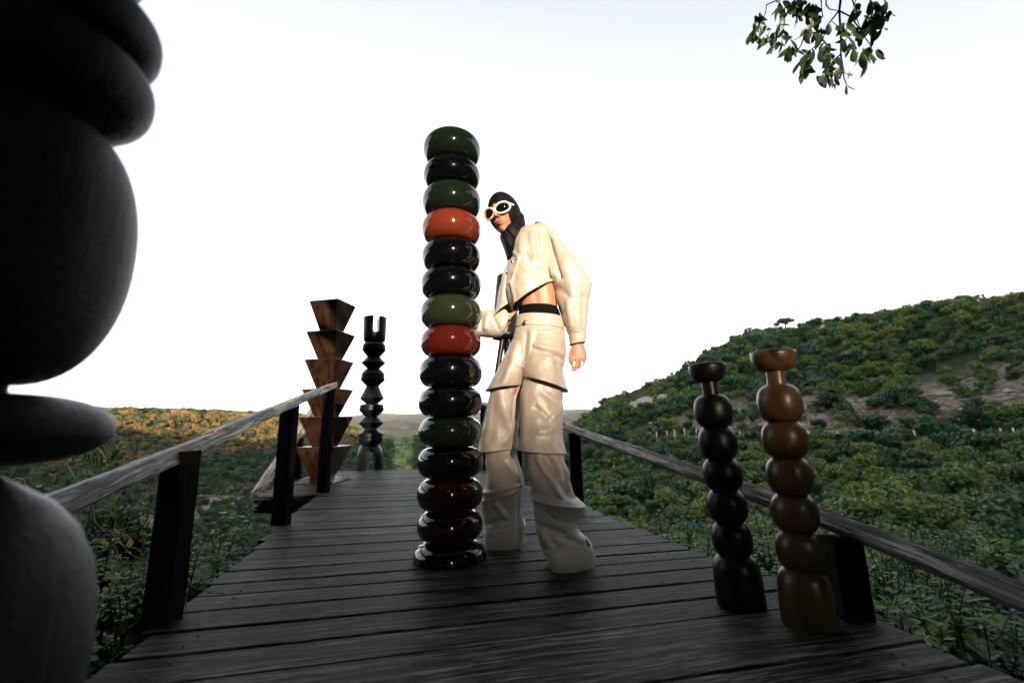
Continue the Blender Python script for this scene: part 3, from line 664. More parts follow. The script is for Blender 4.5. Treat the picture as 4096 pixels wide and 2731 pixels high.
def slotted(name, z0, z1, R_, slot, zslot, down, ang):
    # drum with a slot cut right through it: two prongs joined by a curved web
    bm = bmesh.new(); seg = 64
    prof = bulge(z0-(z1-z0), z1, .1, R_, .1, 24, 3.2)[12:] if down else [(.02, z0-.001)]+bulge(z0, z1+(z1-z0)*1.2, R_*.8, R_, R_, 24, 4.0)[:13]
    if down: prof = [(R_, z0)]+[(r, z) for r, z in prof if z > z0+(z1-z0)*.3]
    else: prof = [(r, z) for r, z in prof if z < z0+(z1-z0)*.3]+[(R_, z1)]
    me = lathe_me(name, prof, M_BLACKFAR, seg); o = link(name, me, None, fk)
    # cutter: box with round end
    cv, cf = [], []; n = 14
    out = []
    if down:
        out = [(-slot, z0-.1), (slot, z0-.1)]+[(slot*math.cos(i/n*PI), zslot-slot*.8+slot*.8*math.sin(i/n*PI)) for i in range(n+1)]
    else:
        out = [(slot, z1+.1), (-slot, z1+.1)]+[(-slot*math.cos(i/n*PI), zslot+slot*.6-slot*.6*math.sin(i/n*PI)) for i in range(n+1)]
    for yy in (-.5, .5):
        for (x, z) in out:
            cv.append((x*math.cos(ang)-yy*math.sin(ang), x*math.sin(ang)+yy*math.cos(ang), z))
    m = len(out); cf = [tuple(range(m)), tuple(range(2*m-1, m-1, -1))]+[(i, i+m, (i+1) % m+m, (i+1) % m) for i in range(m)]
    cme = mesh('c', cv, cf, None, False); co = bpy.data.objects.new('c', cme); C.objects.link(co)
    bmx = bmesh.new(); bmx.from_mesh(cme); bmesh.ops.recalc_face_normals(bmx, faces=bmx.faces); bmx.to_mesh(cme); bmx.free()
    bmx = bmesh.new(); bmx.from_mesh(me); bmesh.ops.recalc_face_normals(bmx, faces=bmx.faces); bmx.to_mesh(me); bmx.free()
    co.matrix_world = Matrix.Translation((Fb.x, Fb.y, .001))
    md = o.modifiers.new('b', 'BOOLEAN'); md.object = co; md.operation = 'DIFFERENCE'; md.solver = 'EXACT'
    bpy.context.view_layer.update(); dg = bpy.context.evaluated_depsgraph_get()
    nm = bpy.data.meshes.new_from_object(o.evaluated_get(dg)); o.modifiers.clear(); o.data = sharp(nm, 30)
    if not nm.materials: nm.materials.append(M_BLACKFAR)
    bpy.data.objects.remove(co)
slotted('fork', 1.965, 2.355, .245, .058, 2.09, False, math.radians(24))
slotted('arched_leg', 0.0, .365, .262, .085, .27, True, math.radians(24))

fk.scale = (.73, .73, 1)
# --- dark sculpture standing behind the person
Bx = at(1163, 780, 5.0).x
bs = reg(thing('drum_sculpture', 'blue black drum sculpture on splayed legs, mostly hidden behind the person', 'sculpture', (Bx, 5.0, .001)))
z_a, z_b = at(1163, 632, 5.0).z, at(1150, 780, 5.0).z
part_lathe('drum', [(.10, z_b), (.165, z_b+.012), (.170, z_b+.05), (.150, z_b+.10), (.140, (z_a+z_b)/2), (.10, z_a-.02), (.08, z_a)], M_BLACKFAR, bs, 40)
for (tx, ty) in ((.26, -.15), (-.42, -.1), (0, .4)):
    vv, ff = tube_data([[((tx, ty, 0), .032), ((tx*.7, ty*.7, z_b*.3), .03), ((tx*.3, ty*.3, z_b*.7), .03), ((tx*.1, ty*.1, z_b+.02), .035)]], 14)
    link('leg', mesh('leg', vv, ff, M_BLACKFAR), None, bs)

# ================================================================ PERSON
PF = gnd(1230, 1290)
per = reg(thing('person', 'person in black hood, cream goggles and cropped pearly cream jacket and layered wide trousers', 'person', (PF.x, PF.y+.08, 0)))
PO = Vector(per.location)
def catmull(pts, n):
    pts = [np.array(p, float) for p in pts]; out = []
    for i in range(len(pts)-1):
        p0 = pts[max(i-1, 0)]; p1 = pts[i]; p2 = pts[i+1]; p3 = pts[min(i+2, len(pts)-1)]
        for k in range(n):
            t = k/n; out.append(.5*((2*p1)+(-p0+p2)*t+(2*p0-5*p1+4*p2-p3)*t*t+(-p0+3*p1-3*p2+p3)*t**3))
    out.append(pts[-1]); return out
def loft(rings, nseg=112, sub=12, creases=(), amp=.003, e=2.2, seed=0.0, fold_scale=(9, 9, 5), capped=False):
    """rings: (cx, cy, half width px, depth m, tilt deg, Y)"""
    rg = catmull(rings, sub); v, f = [], []
    cre = []
    for (a, b, wd, am) in creases:
        Yc = rings[len(rings)//2][5]; A, B = at(*a, Yc), at(*b, Yc); cre.append((np.array((A.x, A.z)), np.array((B.x, B.z)), wd*.0022, am))
    for (cx, cy, hw, dp, tl, Y) in rg:
        c_ = at(cx, cy, Y); hwm = (at(cx+hw, cy, Y)-at(cx-hw, cy, Y)).length/2; t = math.radians(tl)
        for k in range(nseg):
            a = 2*PI*k/nseg; ca, sa = math.cos(a), math.sin(a)
            kx = math.copysign(abs(ca)**(2/e), ca); ky = math.copysign(abs(sa)**(2/e), sa)
            p = np.array((c_.x+kx*hwm*math.cos(t), c_.y+ky*dp, c_.z+kx*hwm*math.sin(t)))
            nx_, ny_ = ca/max(hwm, .01), sa/max(dp, .01); nl = math.hypot(nx_, ny_); nn = np.array((nx_/nl, ny_/nl, 0))
            d = amp*.7*mnoise.noise(Vector((p[0]*fold_scale[0]+seed, p[1]*fold_scale[1], p[2]*fold_scale[2])))
            if amp > .005:
                d += amp*.75*(.28-abs(mnoise.noise(Vector((p[0]*fold_scale[0]*1.3+p[2]*4+seed*2, p[1]*fold_scale[1], p[2]*fold_scale[2]*1.9+seed)))))
                d += amp*.15*(.2-abs(mnoise.noise(Vector((p[0]*fold_scale[0]*2.4-p[2]*9+seed*3, p[1]*fold_scale[1]*2, p[2]*fold_scale[2]*3.0+seed)))))
            if sa < .45:
                q = np.array((p[0], p[2]))
                for (A, B, wd, am) in cre:
                    ab = B-A; tt = min(1, max(0, float((q-A)@ab/(ab@ab)))); dd = float(np.linalg.norm(q-(A+ab*tt)))
                    if dd < 3*wd: d += am*math.exp(-(dd/wd)**2)*(1 if 0 < tt < 1 else .8)
            v.append(tuple(p+nn*d))
    n = len(rg)
    for j in range(n-1):
        for k in range(nseg): f.append((j*nseg+k, (j+1)*nseg+k, (j+1)*nseg+(k+1) % nseg, j*nseg+(k+1) % nseg))
    if capped: f.append(tuple(range(nseg))); f.append(tuple((n-1)*nseg+k for k in range(nseg-1, -1, -1)))
    return [tuple(np.array(p)-np.array(PO)) for p in v], f
def garment(name, parent, rings, mat=M_CLOTH, thick=.0035, **k):
    v, f = loft(rings, **k); o = link(name, mesh(name, v, f, mat), None, parent)
    if thick:
        md = o.modifiers.new('thickness', 'SOLIDIFY'); md.thickness = thick; md.offset = 0
    return o
YT = 2.12
# --- trousers: hips, knee length flaps, then two more overlapping tiers and boxy cuffs
trs = garment('trousers', per, [(1241, 741, 52, .098, -4, YT), (1240, 762, 56, .105, -4, YT), (1238, 790, 60, .115, -2, YT), (1236, 820, 62, .115, 0, YT), (1230, 850, 60, .10, 0, YT)],
  creases=[((1220, 768), (1216, 835), 6, .010), ((1208, 775), (1203, 830), 5, -.008), ((1240, 800), (1290, 812), 4, .009), ((1235, 810), (1292, 822), 4, -.009), ((1238, 775), (1285, 770), 5, .006), ((1245, 785), (1288, 790), 4, -.006), ((1188, 756), (1293, 762), 2, -.004)], amp=.007)
garment('waistband', trs, [(1240, 730, 52.5, .098, -4, YT), (1240, 746, 55, .103, -4, YT), (1240, 757, 56.5, .107, -4, YT)], amp=.001, sub=4)
garment('trouser_flap', trs, [(1214, 775, 34, .09, 0, 2.12), (1200, 810, 38, .105, 2, 2.13), (1187, 845, 42, .115, 4, 2.14), (1170, 872, 42, .12, 6, 2.15), (1158, 892, 43, .125, 6, 2.16)],
  creases=[((1185, 800), (1160, 885), 8, .008), ((1208, 820), (1198, 880), 6, -.010), ((1170, 830), (1140, 890), 7, -.006)], amp=.008, seed=3)
garment('trouser_flap', trs, [(1252, 775, 42, .10, 0, 2.10), (1248, 805, 47, .115, -2, 2.10), (1245, 840, 48, .12, -6, 2.09), (1248, 862, 50, .13, -12, 2.09), (1253, 884, 54, .14, -19, 2.09)],
  creases=[((1225, 800), (1290, 818), 5, .009), ((1228, 812), (1292, 830), 5, -.009), ((1275, 825), (1288, 885), 8, -.012), ((1250, 830), (1285, 836), 6, .006)], amp=.009, seed=5)
garment('trouser_leg', trs, [(1180, 850, 34, .08, 0, 2.17), (1164, 900, 38, .085, 0, 2.19), (1155, 950, 38, .09, 0, 2.21), (1148, 1000, 41, .10, 2, 2.24), (1143, 1033, 47, .115, 4, 2.26)],
  creases=[((1185, 900), (1178, 960), 5, -.014), ((1150, 900), (1170, 985), 9, .009), ((1135, 910), (1130, 1010), 9, -.006), ((1180, 975), (1160, 1015), 7, .01)], amp=.012, seed=8)
garment('trouser_leg', trs, [(1246, 845, 42, .09, -5, 2.10), (1244, 900, 46, .095, -3, 2.09), (1242, 950, 46, .10, -2, 2.08), (1243, 1000, 48, .11, -3, 2.07), (1245, 1037, 54, .13, -5, 2.06)],
  creases=[((1228, 940), (1262, 965), 7, -.012), ((1262, 965), (1285, 935), 6, .012), ((1235, 990), (1270, 985), 7, .010), ((1270, 985), (1278, 1025), 6, -.008), ((1240, 900), (1272, 925), 8, -.010), ((1205, 900), (1205, 1020), 7, .006)], amp=.012, seed=11)
garment('trouser_leg', trs, [(1150, 1015, 35, .085, 3, 2.26), (1155, 1060, 38, .09, 2, 2.28), (1160, 1100, 42, .095, 6, 2.30), (1153, 1135, 46, .10, 8, 2.32), (1152, 1170, 45, .095, 6, 2.34), (1158, 1212, 42, .09, 5, 2.35)],
  creases=[((1115, 1128), (1195, 1108), 3, .014), ((1112, 1148), (1190, 1118), 3, .010), ((1118, 1140), (1195, 1113), 2.5, -.008), ((1185, 1040), (1198, 1100), 6, -.012), ((1140, 1150), (1165, 1185), 6, .016), ((1165, 1185), (1120, 1200), 6, -.014), ((1168, 1060), (1195, 1100), 7, .010), ((1192, 1110), (1188, 1200), 3, -.008)], amp=.012, e=2.6, seed=14)
garment('cuff', trs, [(1160, 1205, 46, .105, 7, 2.35), (1158, 1232, 44.5, .105, 5, 2.355), (1156, 1255, 41, .095, 4, 2.36)], amp=.004, e=5.0, seed=15, sub=6)
garment('trouser_leg', trs, [(1250, 1020, 40, .090, -4, 2.06), (1257, 1070, 43, .095, -6, 2.05), (1266, 1110, 46, .105, -9, 2.04), (1276, 1150, 50, .11, -12, 2.03), (1275, 1190, 49, .105, -14, 2.03), (1285, 1222, 48, .10, -6, 2.02), (1297, 1255, 51, .10, 2, 2.02)],
  creases=[((1235, 1050), (1285, 1140), 5, .015), ((1248, 1045), (1298, 1125), 6, -.014), ((1270, 1045), (1300, 1090), 6, .010), ((1240, 1205), (1268, 1250), 5, .014), ((1250, 1200), (1320, 1225), 8, -.012), ((1300, 1215), (1335, 1232), 6, .012)], amp=.014, e=2.6, seed=18)
garment('trouser_fold', trs, [(1262, 1128, 47, .108, -6, 2.035), (1276, 1141, 58, .13, -10, 2.03), (1281, 1153, 60, .135, -12, 2.03), (1278, 1166, 54, .12, -15, 2.03), (1275, 1182, 49, .108, -18, 2.03)],
  creases=[((1215, 1140), (1338, 1158), 2.5, .008)], amp=.006, e=2.4, seed=20)
garment('cuff', trs, [(1297, 1245, 56, .108, 2, 2.02), (1307, 1269, 54, .108, 6, 2.015), (1316, 1297, 48, .10, 12, 2.01)], amp=.005, e=5.0, seed=19, sub=6, creases=[((1300, 1262), (1312, 1300), 5, -.006)])
for (x, y, Y) in ((1206, 740, 2.017),):
    me = lathe_me('snap', [(.0095, 0), (.0095, .002), (.007, .0045), (.002, .0055)], M_SNAP, 20); o = link('snap', me, None, trs)
    o.location = at(x, y, Y)-PO; o.rotation_euler = (PI/2, 0, -.3)
garment('underwear_band', per, [(1236, 708, 44, .090, -2, YT), (1238, 716, 46, .092, -2, YT), (1240, 738, 51, .098, -4, YT), (1240, 746, 51, .098, -4, YT)], mat=M_BLACKCLOTH, amp=.002, thick=.002)
# --- jacket
jk = garment('jacket', per, [(1216, 527, 16, .05, 8, YT), (1224, 531, 34, .075, 8, YT), (1227, 548, 44, .10, 8, YT), (1223, 580, 49, .12, 10, YT), (1219, 615, 53, .13, 14, YT), (1216, 645, 57, .135, 20, YT), (1218, 662, 58, .135, 26, YT), (1226, 681, 58, .13, 30, YT)],
  creases=[((1180, 590), (1192, 612), 2.5, .008), ((1192, 612), (1174, 662), 2.5, .010), ((1174, 662), (1186, 712), 2.5, .008), ((1206, 600), (1232, 675), 2.5, -.006), ((1218, 555), (1226, 610), 6, .014), ((1230, 550), (1238, 600), 4, -.014), ((1200, 560), (1195, 600), 6, .008), ((1235, 640), (1260, 660), 8, -.012), ((1240, 670), (1275, 655), 5, .008)], amp=.012, seed=30)
garment('sleeve', jk, [(1246, 527, 22, .08, -30, 2.13), (1262, 548, 36, .095, -35, 2.12), (1283, 580, 40, .10, -35, 2.10), (1302, 615, 44, .105, -28, 2.08), (1313, 652, 44, .10, -14, 2.07), (1316, 690, 36, .085, -2, 2.07), (1321, 730, 29, .07, 4, 2.08), (1327, 768, 20, .055, 8, 2.09)],
  creases=[((1247, 545), (1275, 640), 4.5, .020), ((1260, 560), (1284, 650), 4.5, -.016), ((1238, 550), (1262, 630), 4, -.014), ((1340, 610), (1352, 660), 5, .008), ((1300, 700), (1310, 755), 5, .008), ((1335, 690), (1338, 750), 5, -.010), ((1268, 660), (1300, 690), 6, -.006), ((1290, 610), (1310, 690), 8, .006)], amp=.012, seed=33)
garment('cuff', jk, [(1327, 764, 20.5, .052, 8, 2.09), (1327, 778, 19, .05, 8, 2.09), (1326, 790, 17.5, .045, 8, 2.09)], amp=.003, sub=5, e=2.6)
garment('sleeve', jk, [(1186, 590, 18, .07, 30, 2.17), (1176, 625, 23, .08, 25, 2.18), (1168, 665, 27, .085, 30, 2.19), (1163, 698, 30, .085, 34, 2.20), (1160, 712, 30, .085, 36, 2.20)],
  creases=[((1165, 640), (1158, 700), 7, .012), ((1180, 640), (1176, 690), 6, -.012)], amp=.012, seed=36)
garment('sleeve', jk, [(1168, 738, 26, .065, 70, 2.22), (1150, 741, 32, .075, 80, 2.23), (1128, 743, 32, .075, 86, 2.25), (1105, 744, 29, .065, 88, 2.27), (1085, 748, 22, .05, 88, 2.29), (1070, 750, 17, .04, 88, 2.31)],
  creases=[((1110, 722), (1105, 760), 4, -.016), ((1122, 718), (1118, 762), 4, .014), ((1132, 730), (1145, 765), 4, -.010)], amp=.010, seed=38)
for (x, y, Y) in ((1176, 601, 1.985),):
    o = link('snap', lathe_me('snap', [(.007, 0), (.007, .002), (.004, .004), (.001, .0045)], M_SNAP, 16), None, jk); o.location = at(x, y, Y)-PO; o.rotation_euler = (PI/2, 0, -.5)

# --- head form (local: face looks to -y)
def smooth(x, a, b):
    t = min(1, max(0, (x-a)/(b-a))); return t*t*(3-2*t)
def head_pt(dx, dy, dz, feat=True, g=0.0):
    # ellipsoid with a narrowing jaw; the features are pushed out of its front
    x, y, z = .074*dx, .096*dy, .117*dz
    lo = smooth(-z, .0, .115)
    x *= 1-.34*lo**1.3
    if dy > 0: y *= 1-.28*smooth(-z, .02, .11)
    y += -.012*lo*(1 if dy < 0 else .5)
    if dy < 0:
        fl = 1-abs(dx)**3; y *= .97
        if feat:
            G = lambda cx, cz, sx, sz, x=x, z=z: math.exp(-((x-cx)/sx)**2-((z-cz)/sz)**2)
            nose = math.exp(-(x/.0105)**2)*smooth(z, -.024, -.014)*(1-smooth(z, -.010, .045))
            y -= .027*nose+.010*(G(.011, -.018, .007, .008)+G(-.011, -.018, .007, .008))
            y -= .006*math.exp(-(x/.012)**2)*G(0, .03, .02, .02)
            y += .010*(G(.031, .018, .017, .014)+G(-.031, .018, .017, .014))
            y -= .006*(G(.043, -.012, .018, .018)+G(-.043, -.012, .018, .018))
            y -= .0075*G(0, -.044, .021, .006)+.008*G(0, -.0555, .018, .006)
            y += .005*G(0, -.0495, .017, .0022)+.004*G(0, -.066, .015, .005)
            y -= .009*G(0, -.088, .020, .016)
            y += .004*G(0, -.032, .004, .008)
            y -= .004*G(0, .055, .05, .02)
    p = Vector((x, y, z))
    if g: p += Vector((dx, dy, dz)).normalized()*g
    return p
def sph(n, m):
    for i in range(n+1):
        th = PI*i/n
        for j in range(m):
            ph = 2*PI*j/m; yield i, j, math.sin(th)*math.sin(ph), -math.sin(th)*math.cos(ph), math.cos(th)
HC = at(1160, 495, 2.13)
HR = Matrix.Rotation(math.radians(-31), 4, 'Z') @ Matrix.Rotation(math.radians(-9), 4, 'Y') @ Matrix.Rotation(math.radians(17), 4, 'X')
HM = Matrix.Translation(HC-PO) @ HR
def sphere_faces(n, m): return [(i*m+j, (i+1)*m+j, (i+1)*m+(j+1) % m, i*m+(j+1) % m) for i in range(n) for j in range(m)]
n_, m_ = 110, 150
hv = [tuple(HM @ head_pt(a, b, c)) for _, _, a, b, c in sph(n_, m_)]
hf = sphere_faces(n_, m_)
# body pieces merged into one skin surface
bv, bf = list(hv), list(hf)
def addpart(vf):
    b0 = len(bv); bv.extend(vf[0]); bf.extend([tuple(q+b0 for q in p) for p in vf[1]])
SK = dict(nseg=28, sub=4, amp=0, capped=True)
addpart(loft([(1172, 515, 20, .055, 0, 2.15), (1176, 545, 21, .055, 0, 2.15), (1190, 575, 24, .06, 5, 2.14), (1205, 600, 34, .07, 8, 2.13)], **SK))
addpart(loft([(1222, 560, 38, .07, 8, YT), (1220, 610, 43, .09, 10, YT), (1234, 660, 43, .085, 8, YT), (1238, 690, 42, .082, 4, YT), (1238, 712, 43, .085, 0, YT), (1239, 745, 48, .09, -3, YT), (1238, 800, 54, .10, 0, YT), (1232, 850, 50, .09, 0, YT)], creases=[((1222, 670), (1232, 705), 6, -.007), ((1250, 665), (1262, 700), 9, .004)], nseg=40, sub=8, amp=0, capped=True))
addpart(loft([(1255, 555, 22, .05, -20, 2.12), (1290, 620, 20, .045, -20, 2.08), (1318, 680, 17, .04, -5, 2.07), (1325, 740, 13, .032, 2, 2.08), (1327, 782, 11.5, .024, 6, 2.09), (1327, 795, 15, .019, 6, 2.09), (1328, 810, 19, .017, 4, 2.088), (1329, 822, 19.5, .014, 2, 2.085), (1330, 828, 18, .010, 0, 2.085)], **SK))
addpart(loft([(1190, 600, 20, .05, 20, 2.16), (1180, 650, 18, .045, 20, 2.19), (1178, 700, 17, .042, 20, 2.21), (1172, 738, 16, .04, 50, 2.22), (1140, 745, 15, .035, 85, 2.24), (1100, 748, 12, .03, 88, 2.28), (1078, 750, 12, .02, 88, 2.30), (1062, 750, 16, .018, 88, 2.31), (1046, 750, 18, .015, 88, 2.31)], **SK))
for leg in ([(1192, 840, 24, .07, 0, 2.14), (1160, 950, 24, .06, 0, 2.21), (1155, 1080, 22, .055, 0, 2.29), (1156, 1180, 17, .045, 0, 2.33), (1156, 1238, 15, .05, 0, 2.34)], [(1250, 840, 34, .085, 0, 2.11), (1245, 950, 28, .07, 0, 2.08), (1262, 1080, 23, .058, 0, 2.05), (1280, 1190, 18, .045, 0, 2.03), (1308, 1275, 15, .05, 0, 2.02)]):
    addpart(loft(leg, **SK))
def fingers(paths):
    V2, F2 = tube_data([[(Vector(p)-PO, r) for p, r in q] for q in paths], 10)
    b0 = len(bv); bv.extend([tuple(p) for p in V2]); bf.extend([tuple(i+b0 for i in q) for q in F2])
    o_ = b0
    for q in paths:
        n = len(q); bf.append(tuple(o_+k for k in range(9, -1, -1))); bf.append(tuple(o_+(n-1)*10+k for k in range(10))); o_ += n*10
def fg(pts, Y, r0=.0082, r1=.0062):
    n = len(pts); return [(at(x, y, Y+dy), (r0+(r1-r0)*k/(n-1))*(1.0 if k < n-1 else .6)) for k, (x, y, dy) in enumerate(pts)]
fingers([fg([(1316, 818, 0), (1314, 832, 0), (1315, 842, -.004), (1317, 851, -.002), (1317.4, 853.5, 0)], 2.08),
 fg([(1323, 820, 0), (1324.5, 834, -.006), (1324, 845, -.008), (1322.5, 850, -.006), (1322, 853, -.004)], 2.082),
 fg([(1331, 819, 0), (1333, 832, -.008), (1332, 841, -.012), (1330, 846, -.008), (1329.5, 848, -.006)], 2.086),
 fg([(1339, 816, 0), (1342, 826, -.006), (1342, 834, -.010), (1340, 838.5, -.008), (1339, 840.5, -.006)], 2.092, .0075, .0055),
 fg([(1313, 800, 0), (1309, 812, -.004), (1308.5, 824, -.006), (1310, 833, -.004), (1311, 837, -.002)], 2.072, .0095, .0065)])
fingers([fg([(1050, 742+k*6.5, 0), (1036, 740+k*7, -.01), (1024, 741+k*7, -.035), (1018, 742+k*7, -.06)], 2.315) for k in range(4)]+[fg([(1070, 738, 0), (1062, 728, -.03), (1052, 724, -.05)], 2.30)])
raw = mesh('raw_body', bv, bf, M_SKIN)
body = bpy.data.objects.new('body', raw); C.objects.link(body)
md = body.modifiers.new('r', 'REMESH'); md.mode = 'VOXEL'; md.voxel_size = .0032; md.use_smooth_shade = True
md = body.modifiers.new('s', 'SMOOTH'); md.factor = .5; md.iterations = 2
bpy.context.view_layer.update()
bmesh_me = bpy.data.meshes.new_from_object(body.evaluated_get(bpy.context.evaluated_depsgraph_get()))
body.modifiers.clear(); body.data = bmesh_me; bmesh_me.name = 'body'
if not bmesh_me.materials: bmesh_me.materials.append(M_SKIN)
bmesh_me.polygons.foreach_set('use_smooth', [True]*len(bmesh_me.polygons))
body.parent = per
# hood: close shell over the head with a face opening, running down into the collar
n2, m2 = 60, 90
hv = []; keep = []
for i, j, a, b, c in sph(n2, m2):
    p = head_pt(a, b, c, False, .0055); p += Vector((0, .006*max(b, 0), .002))
    hv.append(p); keep.append(not (b < 0 and (p.x/.055)**2+((p.z+.026)/(.080))**2 < 1))
ff = [q for q in sphere_faces(n2, m2) if any(keep[k] for k in q)]
hood = link('hood', mesh('hood', [tuple(HM @ p) for p in hv], ff, M_HOOD), None, per)
md = hood.modifiers.new('t', 'SOLIDIFY'); md.thickness = .003; md.offset = 0
garment('hood_neck', hood, [(1184, 500, 20, .070, -5, 2.18), (1183, 520, 24, .075, -10, 2.165), (1179, 539, 28, .080, -24, 2.145), (1175, 559, 27, .074, -24, 2.14), (1182, 577, 25, .070, -12, 2.135), (1189, 596, 24, .07, 0, 2.13)], mat=M_HOOD, amp=.0048, thick=.002, seed=50,
  creases=[((1150, 545), (1172, 575), 3, .006), ((1165, 545), (1185, 570), 3, -.007), ((1190, 540), (1180, 580), 4, .006)])
# goggles
sg = thing('x', '', '', (0, 0, 0)); bpy.data.objects.remove(sg)
def onface(x, z, out): 
    R_ = .098; ph = x/R_*1.02
    return Vector(((R_+out)*math.sin(ph), -(R_+out)*math.cos(ph)-.004, z))
fv, ffc = [], []
for sx in (-1, 1):
    b0 = len(fv); nn, mm = 48, 10
    for i in range(nn):
        a = 2*PI*i/nn; cx, cz = sx*.041, .012
        for k in range(mm):
            t = 2*PI*k/mm; rr_1 = .0052*math.cos(t); oo = .0055*math.sin(t)
            ex, ez = .0380+rr_1, .0265+rr_1
            fv.append(onface(cx+ex*math.cos(a), cz+ez*math.sin(a), .005+oo))
    for i in range(nn):
        for k in range(mm): ffc.append((b0+i*mm+k, b0+((i+1) % nn)*mm+k, b0+((i+1) % nn)*mm+(k+1) % mm, b0+i*mm+(k+1) % mm))
V2, F2 = tube_data([[(onface(-.009, .022, .006), .0045), (onface(0, .025, .008), .004), (onface(.009, .022, .006), .0045)], [(onface(.070, .022, .004), .007), (onface(.084, .020, .0), .007), (onface(.105, .015, -.006), .006)], [(onface(-.070, .022, .004), .007), (onface(-.084, .020, .0), .007), (onface(-.105, .015, -.006), .006)]], 10)
b0 = len(fv); fv += V2; ffc += [tuple(q+b0 for q in p) for p in F2]
sgl = link('sunglasses', mesh('sunglasses', [tuple(HM @ p) for p in fv], ffc, M_FRAME), None, per)
for sx in (-1, 1):
    v, f = [HM @ onface(sx*.041, .012, .010)], []
    for q in range(1, 7):
        for i in range(40):
            a = 2*PI*i/40; r = q/6; v.append(HM @ onface(sx*.041+.0375*r*math.cos(a), .012+.026*r*math.sin(a), .010-.007*r*r))
    for i in range(40): f.append((0, 1+i, 1+(i+1) % 40))
    for q in range(5):
        for i in range(40): f.append((1+q*40+i, 1+(q+1)*40+i, 1+(q+1)*40+(i+1) % 40, 1+q*40+(i+1) % 40))
    link('lens', mesh('lens', [tuple(p) for p in v], f, M_LENS), None, sgl)
# lips
def fy(x, z):
    # surface depth of the face at x,z by marching over the head directions
    best = None
    dz = max(-.99, min(.99, z/.117)); lo = smooth(-z, 0, .115); ax = .074*(1-.34*lo**1.3)
    s_ = math.sqrt(1-dz*dz); dx = max(-s_*.98, min(s_*.98, x/ax)); dy = -math.sqrt(max(0, 1-dz*dz-dx*dx)); return head_pt(dx, dy, dz).y
for (zc, hh, up) in ((-.0445, .0045, 1), (-.0555, .0055, -1)):
    v, f = [], []; nu, nw = 20, 8
    for i in range(nu+1):
        u = -1+2*i/nu; x = u*.0215; hh_ = hh*(1-u*u)**.6+.0004
        mid = zc+(.0042 if up > 0 else -.0030)*0+(-.0048 if up > 0 else .0055)*(u*u)*.9
        for k in range(nw+1):
            t = -1+2*k/nw; z = mid+t*hh_; v.append(tuple(HM @ Vector((x, fy(x, z)-.0012-.0022*(1-t*t)*(1-u*u)**.5, z))))
    for i in range(nu):
        for k in range(nw): f.append((i*(nw+1)+k, (i+1)*(nw+1)+k, (i+1)*(nw+1)+k+1, i*(nw+1)+k+1))
    link('lip', mesh('lip', v, f, M_LIP), None, per)

# ================================================================ VEGETATION
rng = np.random.default_rng(11)
def leaf_cloud(n, size, clumps, asp=.55, upbias=.35, quad=True, fold=False, shell=.5):
    """n leaf faces scattered through a set of (centre, radii) clumps; returns verts, quads"""
    vol = np.array([c[1][0]*c[1][1]*c[1][2] for c in clumps])**.67; pr = vol/vol.sum()
    idx = rng.choice(len(clumps), n, p=pr)
    ce = np.array([c[0] for c in clumps])[idx]; ra = np.array([c[1] for c in clumps])[idx]
    d = rng.normal(size=(n, 3)); d /= np.linalg.norm(d, axis=1)[:, None]
    rad = (shell+(1-shell)*rng.random(n)**.6)*(1+.12*rng.normal(size=n))
    p = ce+d*ra*rad[:, None]
    nrm = d+rng.normal(size=(n, 3))*.7; nrm[:, 2] += upbias; nrm /= np.linalg.norm(nrm, axis=1)[:, None]
    t = np.cross(nrm, rng.normal(size=(n, 3))); t /= np.linalg.norm(t, axis=1)[:, None]; b = np.cross(nrm, t)
    s = size*(.6+.8*rng.random(n))[:, None]
    a0 = p-t*s; a1 = p-b*s*asp+nrm*s*.08; a2 = p+t*s; a3 = p+b*s*asp+nrm*s*.08
    v = np.stack([a0, a1, a2, a3], 1).reshape(-1, 3); f = np.arange(4*n).reshape(n, 4)
    return v, f
def shrub_mesh(name, mat, n, size, w, h, nc, seed, stems=True):
    global rng
    rng = np.random.default_rng(seed); rr = random.Random(seed)
    cl = []
    for i in range(nc):
        a = rr.uniform(0, 2*PI); q = rr.uniform(0, 1)**.7*w*.62; z = rr.uniform(.25, .85)*h*(1-.35*(q/w)**2)
        r = rr.uniform(.22, .42)*w
        cl.append(((q*math.cos(a), q*math.sin(a), z), (r, r, r*rr.uniform(.55, .85))))
    v, f = leaf_cloud(n, size, cl)
    v[:, 2] = np.maximum(v[:, 2], -.02*h+rng.random(len(v))*.03)
    if stems:
        paths = []
        for i in range(5):
            c = cl[i % nc][0]; paths.append([((0, 0, -.35*h), .045*h), ((c[0]*.4, c[1]*.4, c[2]*.5), .03*h), (c, .012*h)])
        V2, F2 = tube_data(paths, 4)
        V2 = np.array([tuple(p) for p in V2]); F2 = np.array(F2)+len(v)
        v = np.vstack([v, V2]); f = np.vstack([f, F2])
    return meshnp(name, v, f, mat)
